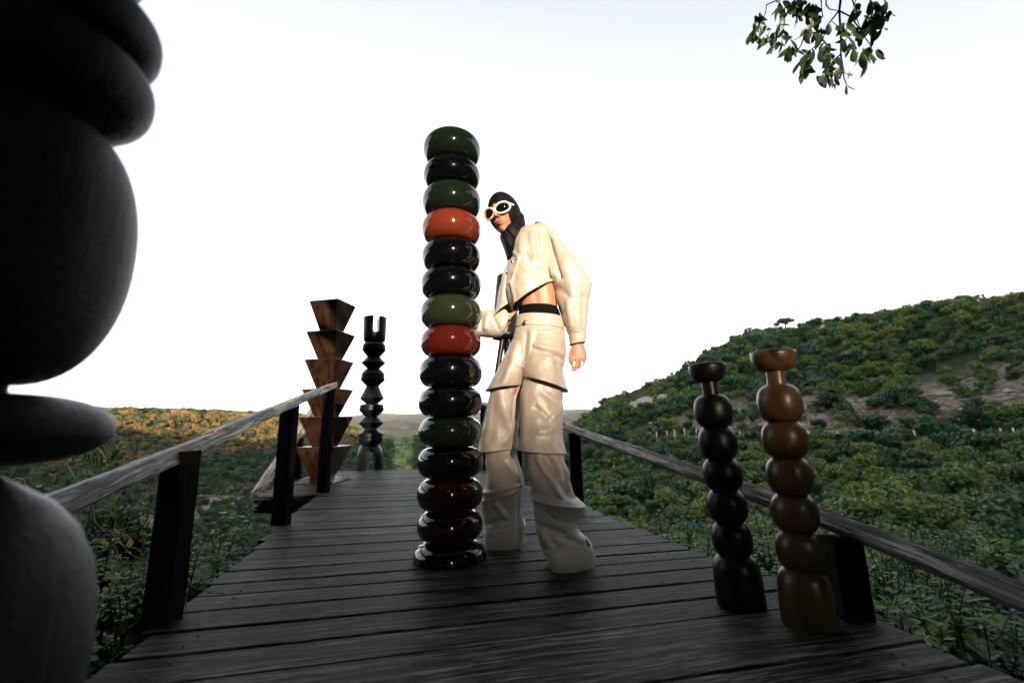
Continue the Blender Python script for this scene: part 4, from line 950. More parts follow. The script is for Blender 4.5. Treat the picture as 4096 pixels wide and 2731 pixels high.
def cactus_mesh(seed):
    rr = random.Random(seed); V, F = [], []
    def pad(p, d, side, s):
        b0 = len(V); n = 10
        w_ = d.cross(side).normalized()
        for k in range(n):
            a = 2*PI*k/n; V.append(p+d*(s*(1+math.cos(a)))*.5*1.0+w_*(s*.33*math.sin(a)))
        V.append(p+d*s*.5+side*s*.07); V.append(p+d*s*.5-side*s*.07)
        for k in range(n):
            F.append((b0+k, b0+(k+1) % n, b0+n)); F.append((b0+(k+1) % n, b0+k, b0+n+1))
        return p+d*s*.93
    def grow(p, d, s, lv):
        side = Vector((rr.uniform(-1, 1), rr.uniform(-1, 1), .2)).normalized(); side = (side-d*side.dot(d)).normalized()
        q = pad(p, d, side, s)
        if lv > 0:
            for i in range(rr.choice((2, 2, 3))):
                nd = (d+Vector((rr.uniform(-1, 1), rr.uniform(-1, 1), rr.uniform(-.2, .6)))*.75).normalized()
                grow(q-d*s*.08, nd, s*rr.uniform(.8, .98), lv-1)
    for i in range(6):
        a = rr.uniform(0, 2*PI); grow(Vector((math.cos(a)*.10, math.sin(a)*.10, -.15)), Vector((math.cos(a)*.6, math.sin(a)*.6, 1)).normalized(), .42, 3)
    me = bpy.data.meshes.new('cactus'); me.from_pydata([tuple(p) for p in V], [], F); me.update(); me.materials.append(F_CACTUS); return me
def tree_meshes(seed, h, w, mat, n=4200, size=.12, flat=.62):
    global rng
    rng = np.random.default_rng(seed); rr = random.Random(seed)
    cl, paths = [], []
    th = h*.26
    paths.append([((0, 0, -.6), .05*h), ((.04*h, .01*h, th*.5), .04*h), ((.02*h, 0, th), .032*h)])
    for i in range(9):
        a = i*2*PI/9+rr.uniform(-.3, .3); q = w*rr.uniform(.25, .85); z = h*rr.uniform(.40, .92)-.10*q
        c = (q*math.cos(a), q*math.sin(a), z); r = w*rr.uniform(.15, .33)
        cl.append((c, (r, r*rr.uniform(.7, 1), r*flat)))
        paths.append([((.02*h, 0, th*.85), .024*h), ((c[0]*.5, c[1]*.5, th+(z-th)*.5), .016*h), (c, .006*h)])
    cl.append(((0, 0, h*.9), (w*.4, w*.4, w*.3*flat+.1)))
    v, f = leaf_cloud(n, size, cl, shell=.35)
    V2, F2 = tube_data(paths, 5)
    return meshnp('crown', v, f, mat), mesh('trunk', V2, F2, M_BARK)

shrubs = [shrub_mesh('shrub', F_HILL, 900, .085, 1.0, 1.1, 9, 100+i) for i in range(4)]
cacti = [cactus_mesh(200+i) for i in range(3)]
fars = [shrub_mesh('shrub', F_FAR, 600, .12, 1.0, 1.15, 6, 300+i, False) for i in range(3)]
vals = [shrub_mesh('shrub', F_VAL, 600, .12, 1.0, 1.15, 6, 330+i, False) for i in range(3)]
stree = [tree_meshes(400+i, 5.0, 2.6, F_HILL) for i in range(3)]

def stuff_instances(name, pts, scales, meshes, seed=0, label=None):
    """ground cover too dense to count: one object scattering shrub forms over its points"""
    me = bpy.data.meshes.new(name); me.from_pydata([tuple(p) for p in pts], [], []); me.update()
    at_ = me.attributes.new('size', 'FLOAT', 'POINT'); at_.data.foreach_set('value', np.array(scales, np.float32))
    col = bpy.data.collections.new(name+'_forms')
    for k, m in enumerate(meshes):
        q = bpy.data.objects.new(name+'_form', m); col.objects.link(q)
    ng = bpy.data.node_groups.new(name, 'GeometryNodeTree')
    ng.interface.new_socket('Geometry', in_out='INPUT', socket_type='NodeSocketGeometry'); ng.interface.new_socket('Geometry', in_out='OUTPUT', socket_type='NodeSocketGeometry')
    gi = ng.nodes.new('NodeGroupInput'); gout = ng.nodes.new('NodeGroupOutput')
    ci = ng.nodes.new('GeometryNodeCollectionInfo'); ci.inputs['Collection'].default_value = col
    ci.inputs['Separate Children'].default_value = True; ci.inputs['Reset Children'].default_value = True
    ip = ng.nodes.new('GeometryNodeInstanceOnPoints'); ip.inputs['Pick Instance'].default_value = True
    na_ = ng.nodes.new('GeometryNodeInputNamedAttribute'); na_.data_type = 'FLOAT'; na_.inputs['Name'].default_value = 'size'
    rv = ng.nodes.new('FunctionNodeRandomValue'); rv.data_type = 'FLOAT_VECTOR'
    rv.inputs['Min'].default_value = (-.12, -.12, 0); rv.inputs['Max'].default_value = (.12, .12, 6.283); rv.inputs['Seed'].default_value = seed
    L = ng.links.new
    L(gi.outputs[0], ip.inputs['Points']); L(ci.outputs[0], ip.inputs['Instance']); L(rv.outputs[0], ip.inputs['Rotation'])
    L(na_.outputs[0], ip.inputs['Scale']); L(ip.outputs[0], gout.inputs[0])
    o = bpy.data.objects.new(name, me); C.objects.link(o)
    md = o.modifiers.new('scatter', 'NODES'); md.node_group = ng; o['kind'] = 'stuff'
    return o
def polar(az, r): return r*math.sin(math.radians(az)), r*math.cos(math.radians(az))
def bare(x, y):
    r = math.hypot(x, y); az = math.degrees(math.atan2(x, y))
    if az > 14 and x > 22:
        rr_2 = r+13
        if 86 < rr_2 < 110: return True
    if az < -20 and ((x+113)/9)**2+((y-164)/26)**2 < 1: return True
    return False

def zone(x, y):
    r = math.hypot(x, y); az = math.degrees(math.atan2(x, y)); fr = float(np.interp(az, [14, 21, 30, 40, 50], [84, 77, 72, 67, 63]))
    side = 'left of the black candlestick' if az < 22.5 else ('between the candlesticks' if az < 29 else ('right of the brown candlestick' if az < 40 else 'near the right frame edge'))
    if bare(x, y): return 'on the bare strip '+side
    if r < 22: return 'beyond the right rail '+side
    if r < fr-14: return 'in the gully below the fence '+side
    if r < fr+6: return 'along the fence '+side
    if r < 150: return 'on the slope above the bare strip '+side
    return 'near the ridge top '+side
# shrubs one can tell apart on the right slope (largest in view), the rest as ground cover
R = random.Random(5)
spots = []
tries = 0
while len(spots) < 1500 and tries < 20000:
    tries += 1
    az = R.uniform(6, 56); r = 6*math.exp(R.uniform(0, math.log(230/6.)))
    if az < 18 and r > 210: continue
    x, y = polar(az, r)
    if bare(x, y) and R.random() > .3: continue
    if r < 9 and az < 30: continue
    s = (.35+1.5*R.random()**2+r*.0085*R.uniform(.6, 1.5))*(1.0 if r > 14 else .75)
    if r < 26: s = min(s, .62+.016*r)
    if r < 80 and any((x-a)**2+(y-b)**2 < (.5*(s+q))**2 for a, b, q, _ in spots): continue
    spots.append((x, y, s, s/r))
spots.sort(key=lambda t: -t[3])
n_c = n_s = 0
for i, (x, y, s, _) in enumerate(spots[:360]):
    z = ground(x, y)
    if R.random() < .22 and math.hypot(x, y) > 9:
        o = link('cactus', cacti[i % 3]); s2 = min(s*1.05, .55+.012*math.hypot(x, y))
        zn = zone(x, y); tag(o, 'prickly pear cactus '+zn, 'cactus', 'cactus clumps '+zn)
        o.scale = (s2, s2, s2*R.uniform(.75, 1.05)); n_c += 1
    else:
        o = link('shrub', shrubs[i % 4])
        zn = zone(x, y); tag(o, 'rounded green shrub '+zn, 'shrub', 'shrubs '+zn)
        o.scale = (s*R.uniform(.95, 1.35), s*R.uniform(.95, 1.35), s*R.uniform(.75, 1.1)); n_s += 1
    o.location = (x, y, z-.05*s); o.rotation_euler = (R.uniform(-.1, .1), R.uniform(-.1, .1), R.uniform(0, 6.28))
rest = spots[360:]
pts, scl = [(x, y, ground(x, y)-.1) for x, y, s, _ in rest], [s*1.15 for x, y, s, _ in rest]
for k in range(5200):
    az = R.uniform(2, 57); r = math.sqrt(R.uniform(20**2, 235**2)); x, y = polar(az, r)
    if bare(x, y) and R.random() > .3: continue
    if r > 195 and az < 16: continue
    pts.append((x, y, ground(x, y)-.1)); scl.append(R.uniform(.3, 1.0)+r*.0062)
stuff_instances('hillside_scrub', pts, scl, shrubs+cacti[:1], 3)
# low tufts in the gully nearest the deck
pts, scl = [], []
for k in range(2600):
    az = R.uniform(-62, 58); r = R.uniform(2.2, 22)**1.0; x, y = polar(az, r)
    if -1.75 < x < 1.25 and y < 7.2: continue
    if x < -1 and y < 6.8 and x > -3.2: 
        if y > 3.8: continue
    pts.append((x, y, ground(x, y)-.03)); scl.append(R.uniform(.22, .5)*(1+.03*r))
stuff_instances('undergrowth', pts, scl, [shrub_mesh('tuft', F_VINE, 500, .10, .9, .8, 8, 500+i) for i in range(3)], 4)
lime = [shrub_mesh('tuft', F_LIME, 420, .085, .9, .9, 8, 520+i) for i in range(2)]
pts, scl = [], []
for k in range(1100):
    az = R.uniform(-62, -24) if k % 2 else R.uniform(14, 56); r = 1.6*math.exp(R.uniform(0, 2.0)); x, y = polar(az, r)
    if on_deck(x-.16, y) or on_deck(x+.16, y) or on_deck(x, y) or -3.4 < x < 0 and y > 4: continue
    pts.append((x, y, ground(x, y)-.03)); scl.append(R.uniform(.16, .30)*(1+.09*r))
stuff_instances('bank_grass', pts, scl, lime, 6)
# trees on the skyline of the right hill
sky_trees = [((1800, 757), 165, 1.15, 'open crowned little tree with sky showing through, on the right ridge above the candlesticks'),
 ((1640, 812), 160, .95, 'dense round tree on the ridge above the black candlestick'),
 ((1985, 722), 168, 1.1, 'flat topped dark tree on the ridge, second skyline tree from the right edge'),
 ((2040, 722), 166, .9, 'spreading dark tree touching the flat topped one on the right ridge'),
 ((2205, 690), 158, 1.2, 'wide dark tree on the highest part of the ridge'),
 ((2345, 690), 155, 1.0, 'small dark tree on the ridge at the right edge'),
 ((1425, 985), 120, .9, 'bright green round tree beside the grey boulders, below the bluff'),
 ((1395, 925), 190, .8, 'small tree on the flat top of the bluff')]
for k, (px, r, s, lb) in enumerate(sky_trees):
    d = ray(*px); az = math.degrees(math.atan2(d[0], d[1])); x, y = polar(az, r)
    cr, tk = stree[k % 3]
    t = thing('tree', lb, 'tree', (x, y, ground(x, y)-.2)); s *= 1.2; t.scale = (s*.9, s*.9, s*.95); t.location.z -= 1.0*s; t.rotation_euler.z = k*1.3
    link('crown', cr, None, t); link('trunk', tk, None, t)
R = random.Random(91)
for k in range(70):
    az = R.uniform(13, 54); r = R.uniform(150, 200) if az > 24 else R.uniform(165, 215); x, y = polar(az, r); s = R.uniform(.6, 1.35)
    t = thing('tree', 'low dark tree among the scrub near the top of the right ridge', 'tree', (x, y, ground(x, y)-.2), 'low trees along the right ridge')
    t.scale = (s, s, s*.95); t.location.z -= 1.7*s; t.rotation_euler.z = R.uniform(0, 6)
    cr, tk = stree[k % 3]; link('crown', cr, None, t); link('trunk', tk, None, t)
# far left hill, valley and spur: dense scrub
pts, scl, pg, sg_ = [], [], [], []
for k in range(15000):
    az = R.uniform(-62, 8); r = math.sqrt(R.uniform(45**2, 430**2)); x, y = polar(az, r)
    if bare(x, y) and R.random() > .4: continue
    z = ground(x, y); nn = mnoise.noise(Vector((x/30, y/30, 5)))
    if az < -16.5 and z > -11+6*nn and R.random() < .82: pg.append((x, y, z-.2)); sg_.append(R.uniform(.6, 1.7)+r*.0042)  # golden leaves above, green below: the sunlit band painted into plant colour
    else: pts.append((x, y, z-.2)); scl.append(R.uniform(.6, 1.8)+r*.0042)
stuff_instances('valley_scrub', pts, scl, vals, 8)
stuff_instances('sun_painted_scrub', pg, sg_, fars, 9)

# boulders and the cliff under the plateau rim
def rock_me(seed, mat=M_STONE):
    bm = bmesh.new(); bmesh.ops.create_icosphere(bm, subdivisions=3, radius=1)
    for v in bm.verts:
        q = mnoise.cell(v.co*1.6+Vector((seed, 0, 0)))*.22+mnoise.noise(v.co*1.4+Vector((seed, 3, 0)))*.45
        v.co *= 1+q*.6; v.co.z *= .8
    me = bpy.data.meshes.new('boulder'); bm.to_mesh(me); bm.free(); me.materials.append(mat); return me
rocks = [rock_me(i*9.1) for i in range(4)]; cliffs = [rock_me(i*5.3+2, M_CLIFF) for i in range(4)]
def place_rock(px, r, s, lb, k, grp=None):
    d = ray(*px); az = math.degrees(math.atan2(d[0], d[1])); x, y = polar(az, r)
    o = link('boulder', rocks[k % 4]); tag(o, lb, 'rock', grp); o.location = (x, y, ground(x, y)+.25*s); o.scale = (s, s, s*1.1); o.rotation_euler = (0, 0, k*1.7)
place_rock((1490, 960), 118, 2.6, 'tall grey boulder standing beside the bright green tree', 0)
place_rock((1462, 975), 116, 2.0, 'lower grey boulder left of the tall one', 1)
place_rock((1530, 965), 117, 2.1, 'grey boulder right of the tall one', 2)
place_rock((1905, 805), 142, 2.0, 'single rounded boulder high on the slope under the ridge', 3)
for k in range(26):
    az = R.uniform(16, 52); r = R.uniform(72, 100); x, y = polar(az, r); s = R.uniform(.25, .8)
    o = link('boulder', rocks[k % 4]); tag(o, 'pale stone lying on the bare strip of the right slope', 'rock', 'stones on the bare strip')
    o.location = (x, y, ground(x, y)+.05); o.scale = (s*1.5, s, s*.7); o.rotation_euler = (0, 0, k*2.1)
k = 0
az = -50.0
while az < -20:
    r = 352+3*math.sin(az*3); x, y = polar(az, r); s = R.uniform(1.6, 3.0)
    if R.random() < .75:
        o = link('boulder', cliffs[k % 4]); tag(o, 'sunlit block of the cliff band under the left plateau rim', 'rock', 'cliff blocks under the plateau rim')
        o.location = (x, y, ground(x, y)+.2); o.scale = (s*1.6, s, s*.8); o.rotation_euler = (0, 0, k*1.3)
    az += R.uniform(.4, .8); k += 1
# fence across the slope
fe = reg(thing('fence', 'line of short whitewashed fence posts crossing the right hillside below the bare strip', 'fence', (0, 0, 0)))
pm = box_me('fence_post', .16, .14, 1.7, M_WHITEPOST, .02)
fpx = [1448, 1492, 1508, 1532, 1550, 1573, 1600, 1625, 1650, 1700, 1752, 1800, 1858, 1905, 1925, 1958, 1985, 2018, 2102, 2240, 2300, 2330]
prev = None; wires = []
for k, px in enumerate(fpx):
    d = ray(px, 1000); az = math.degrees(math.atan2(d[0], d[1])); r = np.interp(az, [14, 21, 30, 40, 50], [84, 77, 72, 67, 63]); x, y = polar(az, r)
    o = link('fence_post', pm, None, fe); z = ground(x, y); o.location = (x, y, z+.72); o.rotation_euler = (R.uniform(-.08, .08), R.uniform(-.12, .12), az)
    p = Vector((x, y, z))
    if prev is not None:
        for hh in (.6, 1.1): wires.append([(prev+Vector((0, 0, hh)), .012), ((prev+p)/2+Vector((0, 0, hh-.03)), .012), (p+Vector((0, 0, hh)), .012)])
    prev = p
vv, ff = tube_data(wires, 4); link('wire', mesh('wire', vv, ff, M_NAIL), None, fe)

# ---- plants close to the deck
def leaf_me(name, mat, L=.07, W=.028, fold=.18, curl=.15):
    v, f = [], []; n = 6
    prof = [0.06, .55, .85, 1.0, .98, .72, .12]
    for i in range(n+1):
        t = i/n; wd = W*.5*prof[i]; z = -curl*L*t*t
        v += [(t*L, -wd, z+wd*fold), (t*L, 0, z), (t*L, wd, z+wd*fold)]
    for i in range(n):
        f += [(i*3, (i+1)*3, (i+1)*3+1, i*3+1), (i*3+1, (i+1)*3+1, (i+1)*3+2, i*3+2)]
    return mesh(name, v, f, mat)
def sprigs(name, mat, n, leaf, hmin, hmax, seed, spread, nl=26, stem=None, lean=.35, org=(0, 0)):
    stem = stem or M_DSTEM
    """upright leafy shoots"""
    rr = random.Random(seed); lv, lf, paths = [], [], []
    for i in range(n):
        x, y = rr.gauss(0, spread[0]), rr.gauss(0, spread[1]); h = rr.uniform(hmin, hmax)
        if on_deck(x+org[0], y+org[1]): continue
        dx, dy = rr.uniform(-lean, lean), rr.uniform(-lean, lean)
        pp = [(Vector((x+dx*h*t*t, y+dy*h*t*t, h*t)), .004*(1.3-t)) for t in (0, .25, .5, .75, 1)]
        paths.append(pp)
        for k in range(nl):
            t = rr.uniform(.2, 1.03); p = Vector((x+dx*h*t*t, y+dy*h*t*t, h*t)); a = rr.uniform(0, 2*PI); s = leaf*rr.uniform(.55, 1.2)
            d = Vector((math.cos(a), math.sin(a), rr.uniform(-.2, .7))).normalized(); w_ = d.cross(Vector((0, 0, 1))).normalized(); u = w_.cross(d)
            if on_deck(p.x+org[0], p.y+org[1]): continue
            b0 = len(lv)
            lv += [p, p+d*s*.5-w_*s*.26+u*s*.06, p+d*s, p+d*s*.5+w_*s*.26+u*s*.06]; lf.append((b0, b0+1, b0+2, b0+3))
    lm = meshnp('foliage', np.array([tuple(p) for p in lv]), np.array(lf), mat)
    V2, F2 = tube_data(paths, 4); return lm, mesh('stem', V2, F2, stem)
def plant(name, label, cat, loc, parts, rz=0, s=1.0):
    t = thing(name, label, cat, loc); t.rotation_euler.z = rz; t.scale = (s, s, s)
    for nm, me in parts: link(nm, me, None, t)
    return t
def near_plant(name, label, px, py, Y, seed, mat, n, leaf, h0, h1, spread, nl=26, cat='shrub'):
    p = at(px, py, Y); f_, s_ = sprigs(name, mat, n, leaf, h0, h1, seed, spread, nl, org=(p.x, p.y))
    t = plant(name, label, cat, (p.x, p.y, p.z), (('foliage', f_), ('stem', s_)))
    for c_ in t.children: c_['kind'] = 'stuff'
    return t
near_plant('leafy_bush', 'light green bush along the right deck edge, between the person and the black candlestick', 1560, 1290, 3.4, 1, F_LIME, 46, .045, .22, .42, (.55, .35), 34)
near_plant('leafy_bush', 'light green bush behind the base of the brown candlestick', 1800, 1400, 2.4, 2, F_LIME, 30, .045, .20, .42, (.35, .3), 34)
near_plant('tall_weed', 'tall feathery yellow green shoots rising behind the right rail', 2030, 1440, 3.3, 3, F_LIME, 26, .05, .7, 1.05, (.32, .25), 60)
near_plant('tall_weed', 'feathery green shoots under the right rail near the frame edge', 2230, 1560, 2.6, 4, F_HILL, 40, .05, .4, .8, (.5, .4), 50)
near_plant('leafy_bush', 'broad leaved low plant beside the deck right of the dark corner post', 2060, 1480, 1.75, 5, F_LIME, 16, .055, .08, .20, (.14, .14), 16)
near_plant('leafy_bush', 'broad leaved low plant at the lower right deck corner', 2200, 1500, 1.7, 6, F_LIME, 16, .05, .08, .18, (.18, .14), 14)
near_plant('leafy_bush', 'fresh green ground plants under the left railing beside the deck edge', 480, 1400, 2.2, 7, F_LIME, 44, .05, .15, .40, (.30, .35), 30)
near_plant('leafy_bush', 'fresh green weeds in the lower left corner beneath the near post', 235, 1560, 1.35, 8, F_LIME, 50, .035, .10, .34, (.16, .22), 30)
def near_bush(label, px, topy, Y, w, depth, seed, mat, n, leaf, over_=None, twigs=14):
    global rng
    rng = np.random.default_rng(seed); rr = random.Random(seed); top = at(px, topy, Y); base = Vector((top.x, top.y, ground(top.x, top.y))); h = top.z-base.z
    t = thing('dark_bush', label, 'shrub', base); cl, paths = [], []
    for i in range(26):
        x, y = rr.uniform(-w, w), rr.uniform(-depth, depth); q = abs(x)/w; z = h*rr.uniform(.1, .95)*(1-.2*q*q); r = rr.uniform(.16, .3)*min(w, .8)
        if on_deck(base.x+x-.08, base.y+y) or on_deck(base.x+x+.12, base.y+y): continue
        cl.append(((x, y, z-r*.3), (r, r, r*.8))); paths.append([((x*.3, y*.3, -.1), .012), ((x*.7, y*.7, z*.5), .008), ((x, y, z), .004)])
    v, f = leaf_cloud(n, leaf, cl, shell=.25)
    V2, F2 = tube_data(paths, 5)
    tv_, tf_ = [], []
    for i in range(twigs):
        x = rr.uniform(-w, w)*.8; y = rr.uniform(-depth, depth)*.5; q = abs(x)/w; z = h*(.86-.3*q*q); L_ = rr.uniform(.12, .26); dx = rr.uniform(-.3, .3)
        V2b, F2b = tube_data([[((x, y, z), .003), ((x+dx*L_*.5, y, z+L_*.6), .002), ((x+dx*L_, y, z+L_), .001)]], 4)
        F2 += [tuple(a+len(V2) for a in b) for b in F2b]; V2 += V2b
        for k in range(11):
            t_ = rr.uniform(.1, 1); p = np.array((x+dx*L_*t_, y, z+L_*t_)); d = np.array((rr.gauss(0, 1), rr.gauss(0, 1), rr.gauss(.3, .6))); d /= np.linalg.norm(d); wv = np.cross(d, (0, .3, 1)); s_ = leaf*rr.uniform(.8, 1.3)
            tv_ += [p, p+d*s_*.9-wv*s_*.4, p+d*s_*1.8, p+d*s_*.9+wv*s_*.4]
    v = np.vstack([v, np.array(tv_)]) if tv_ else v; f = np.arange(len(v)).reshape(-1, 4)
    a = link('foliage', meshnp('foliage', v, f, mat), None, t); b = link('stem', mesh('stem', V2, F2, M_DSTEM), None, t); b['kind'] = 'stuff'
    return t
near_bush('tall dark green bush behind the left handrail under the black disc', 215, 968, 2.7, .62, .4, 9, F_VINE, 20000, .021, twigs=20)
near_bush('dark green bush behind the near left post', 330, 1110, 2.4, .34, .35, 10, F_VINE, 8000, .02, twigs=8)
near_bush('dark bush with thin sprigs showing between the black sphere and disc', 30, 915, 3.4, .45, .3, 12, F_VINE, 6000, .021, twigs=22)
near_bush('low dark bush between the two left posts, below the rail', 560, 1345, 4.0, .5, .4, 13, F_HILL, 6000, .025, twigs=5)
near_bush('dark leafy mass in the lower left below the handrail', 235, 1185, 1.9, .33, .25, 14, F_VINE, 12000, .016, twigs=5)
# climbing vine: thin pale tendrils with a few yellow and dried leaves
vine = reg(thing('vine', 'tangled pale tendrils of a dried climbing vine beneath the left handrail', 'vine'))
rr = random.Random(44); paths = []; ends = []
for i in range(46):
    x0, y0 = rr.uniform(30, 520), rr.uniform(1090, 1330)
    if x0 > 330: y0 = rr.uniform(1200, 1330)
    Y = rr.uniform(1.55, 1.95); p = at(x0, y0, Y); a = rr.uniform(0, 2*PI); v_ = Vector((math.cos(a)*.02, rr.uniform(-.008, .008), math.sin(a)*.02))
    pp = []
    for k in range(rr.randint(8, 16)):
        pp.append((p.copy(), .0019)); v_ += Vector((rr.gauss(0, .007), rr.gauss(0, .003), rr.gauss(0, .007)-.0012)); v_ = v_.normalized()*.024; p = p+v_
    if pp[-1][0].x < -.9*Y*.72: ends.append(pp[-1][0])
    paths.append(pp)
vv, ff = tube_data(paths, 4); o = link('tendril', mesh('tendril', vv, ff, M_STEM), None, vine); o['kind'] = 'stuff'
lyel, ldry = leaf_me('leaf', F_YELLOW, .05, .03), leaf_me('leaf', F_DRY, .04, .026)
for (x, y, k, s) in [(437, 1200, 0, 1.1), (420, 1265, 1, .9), (422, 1360, 0, 1.2), (300, 1235, 0, 1.0), (235, 1235, 0, .8), (280, 1300, 0, .8), (335, 1095, 1, .7), (345, 1118, 1, .8), (367, 1110, 1, .8), (304, 1130, 1, .8), (270, 1150, 1, .6), (165, 1050, 0, .5), (110, 1085, 0, .5), (250, 1340, 0, .6), (460, 1250, 0, .6), (445, 1225, 0, .5), (310, 1170, 1, .6), (285, 1225, 1, .6), (205, 1300, 0, .7), (485, 1240, 0, .6)]:
    o = link('leaf', (lyel, ldry)[k], None, vine); s *= .62; o.location = at(x, y, 1.62); o.scale = (s, s, s); o.rotation_euler = (rr.uniform(-.6, 2), rr.uniform(.5, 1.6), rr.uniform(0, 6))

# ---- oak trees behind and over the photographer, one branch hanging into view
def in_frame(p, m=.04):
    q = RW.T @ np.array((p[0], p[1], p[2]-EYE))
    if q[2] <= .05: return False
    u, v_ = q[0]/q[2]*FOC/4096, q[1]/q[2]*FOC/4096
    return abs(u) < .5+m and abs(v_) < .3334+m
def oak(label, loc, h, w, seed, zb, parts=None, n=26000, over=()):
    global rng
    rng = np.random.default_rng(seed); rr = random.Random(seed); cl, paths = [], []
    t = reg(thing('oak_tree', label, 'tree', loc)); g0 = -1.2
    paths.append([((0, 0, g0), .28), ((.1, 0, 1.2), .20), ((.15, .05, zb*.8), .17)])
    for i in range(22):
        a = rr.uniform(0, 2*PI); q = w*math.sqrt(rr.uniform(.02, 1)); z = zb+(h-zb)*rr.uniform(.12, .9)*(1-.4*(q/w)**2)
        r = rr.uniform(.16, .30)*w; c = (q*math.cos(a), q*math.sin(a), z+r*.3); cl.append((c, (r, r, r*.6)))
        paths.append([((.15, .05, zb*.75), .09), ((c[0]*.45, c[1]*.45, zb*.8+(z-zb*.8)*.5), .05), (c, .015)])
    for c, r in over:
        cl.append(((c[0]-loc[0], c[1]-loc[1], c[2]), (r, r, r*.5))); paths.append([((.15, .05, zb*.75), .09), (((c[0]-loc[0])*.5, (c[1]-loc[1])*.5, zb+.6), .05), ((c[0]-loc[0], c[1]-loc[1], c[2]), .015)])
    v, f = leaf_cloud(n, .085, cl, shell=.2)
    ok = np.array([not any(in_frame(q+np.array(loc)) for q in v[i:i+4:2]) for i in range(0, len(v), 4)])
    v = v.reshape(-1, 4, 3)[ok].reshape(-1, 3); f = np.arange(len(v)).reshape(-1, 4)
    link('crown', meshnp('crown', v, f, F_OAK), None, t)
    V2, F2 = tube_data(paths, 8); link('trunk', mesh('trunk', V2, F2, M_BARK), None, t)
    return t
OVER = [((x+rr.uniform(-.3, .3), y+rr.uniform(-.3, .3), 5.0+rr.uniform(-.2, .7)+max(0, y)*.35), 1.15) for x in (-3.4, -2, -.6, .8, 2.2, 3.6) for y in (-2.6, -1.2, .2, 1.6, 2.8)]  # extra crown clumps above the frame, added to darken the near deck
oakA = oak('oak tree over the right side whose leafy branch hangs into the top right', (4.2, -2.8, 0), 8.2, 4.6, 61, 3.9, n=60000, over=OVER)
oak('dense oak standing left behind the camera', (-4.6, -5.2, 0), 8.5, 4.2, 62, 3.9)
oak('dense oak standing straight behind the camera', (-.6, -9.5, 0), 9.5, 4.6, 63, 4.6)
oak('dense oak standing right behind the camera', (7.5, -8.0, 0), 9.5, 4.6, 64, 4.4)
oak('dense oak far left behind the camera', (-9.5, -9.5, 0), 9.0, 4.4, 65, 3.9)
oak('dense oak added unseen just behind the camera to shade the near sculpture', (.62, -4.3, 0), 8.0, 3.9, 66, 3.9)  # unseen; trunk placed to keep the sun off the black turned sculpture
oak('low branched oak added left of the deck, outside the view, to block sky light', (-5.6, -.5, 0), 7.0, 3.0, 68, 1.8)  # unseen tree, added to cut sky light from the left
oak('dense oak added left of the camera, outside the view, as shade', (-6.6, -2.3, 0), 8.0, 3.5, 67, 3.0)  # unseen occluder added to darken the foreground
oak('bushy oak added beside the deck, outside the view on the left, as shade', (-3.3, -.5, 0), 6.5, 2.3, 69, .9, n=22000)  # added out of view for more shade on the near left
oak('bushy oak close beside the deck, outside the view on the right', (4.6, .2, 0), 6.0, 2.2, 70, 1.6, n=16000)
BZ = .1953; BX = 1665
tw = [[(1365, -160), (1360, 0), (1345, 130), (1365, 480), (1362, 640), (1385, 800), (1400, 920), (1432, 1000)], [(1340, 130), (1200, 310), (1150, 470), (1000, 600), (930, 760)], [(1345, 130), (1480, 200), (1590, 350), (1640, 430), (1700, 520), (1740, 620)],
 [(1110, -160), (1130, 0), (1150, 200), (1050, 300), (950, 400), (820, 470)], [(900, -160), (830, 0), (640, 150), (650, 260), (610, 450)], [(640, -160), (620, 0), (490, 60), (480, 150), (430, 300)], [(1700, -160), (1700, 0), (1840, 140), (1760, 260)],
 [(1190, -100), (1190, 60), (1230, 110), (1340, 130)], [(1460, -160), (1500, 0), (1530, 110), (1560, 250), (1620, 400)], [(980, 310), (900, 520), (860, 600)], [(1362, 640), (1270, 720), (1180, 850), (1090, 960)], [(1150, 470), (1230, 560), (1240, 660)], [(1900, -160), (1880, 0), (1900, 170), (1860, 320)]]
def bp(zx, zy, Y=2.0): return at(BX+zx*BZ, zy*BZ, Y)
brY = lambda i: 1.9+.25*((i*37) % 10)/10
bpaths = []
for i, q in enumerate(tw):
    n = len(q); bpaths.append([(bp(x, y, 2.0 if i in (0, 1, 2, 7, 10, 11, 9) else brY(i)), (.0068 if i == 0 else .0042)*(1-.7*k/n)) for k, (x, y) in enumerate(q)])
tp = bp(1300, -200, 2.0)
bpaths.append([(tp+Vector((-.28, .05, .02)), .010), (tp, .016), (tp+Vector((.4, -.6, .35)), .03), (Vector((3.4, -1.6, 4.0)), .06), (Vector((4.3, -2.75, 3.6)), .09)])
bpaths.append([(tp+Vector((.25, .0, .03)), .008), (tp, .014)])
vv, ff = tube_data([[(p-Vector((4.2, -2.8, 0)), r) for p, r in q] for q in bpaths], 7)
branch = link('branch', mesh('branch', vv, ff, M_BARK), None, oakA)
oleaf = [leaf_me('leaf', F_OAK, .078, .036, .25, .2), leaf_me('leaf', F_OAK, .062, .030, .4, -.15), leaf_me('leaf', F_OAK, .086, .034, .15, .35)]
rr = random.Random(17)
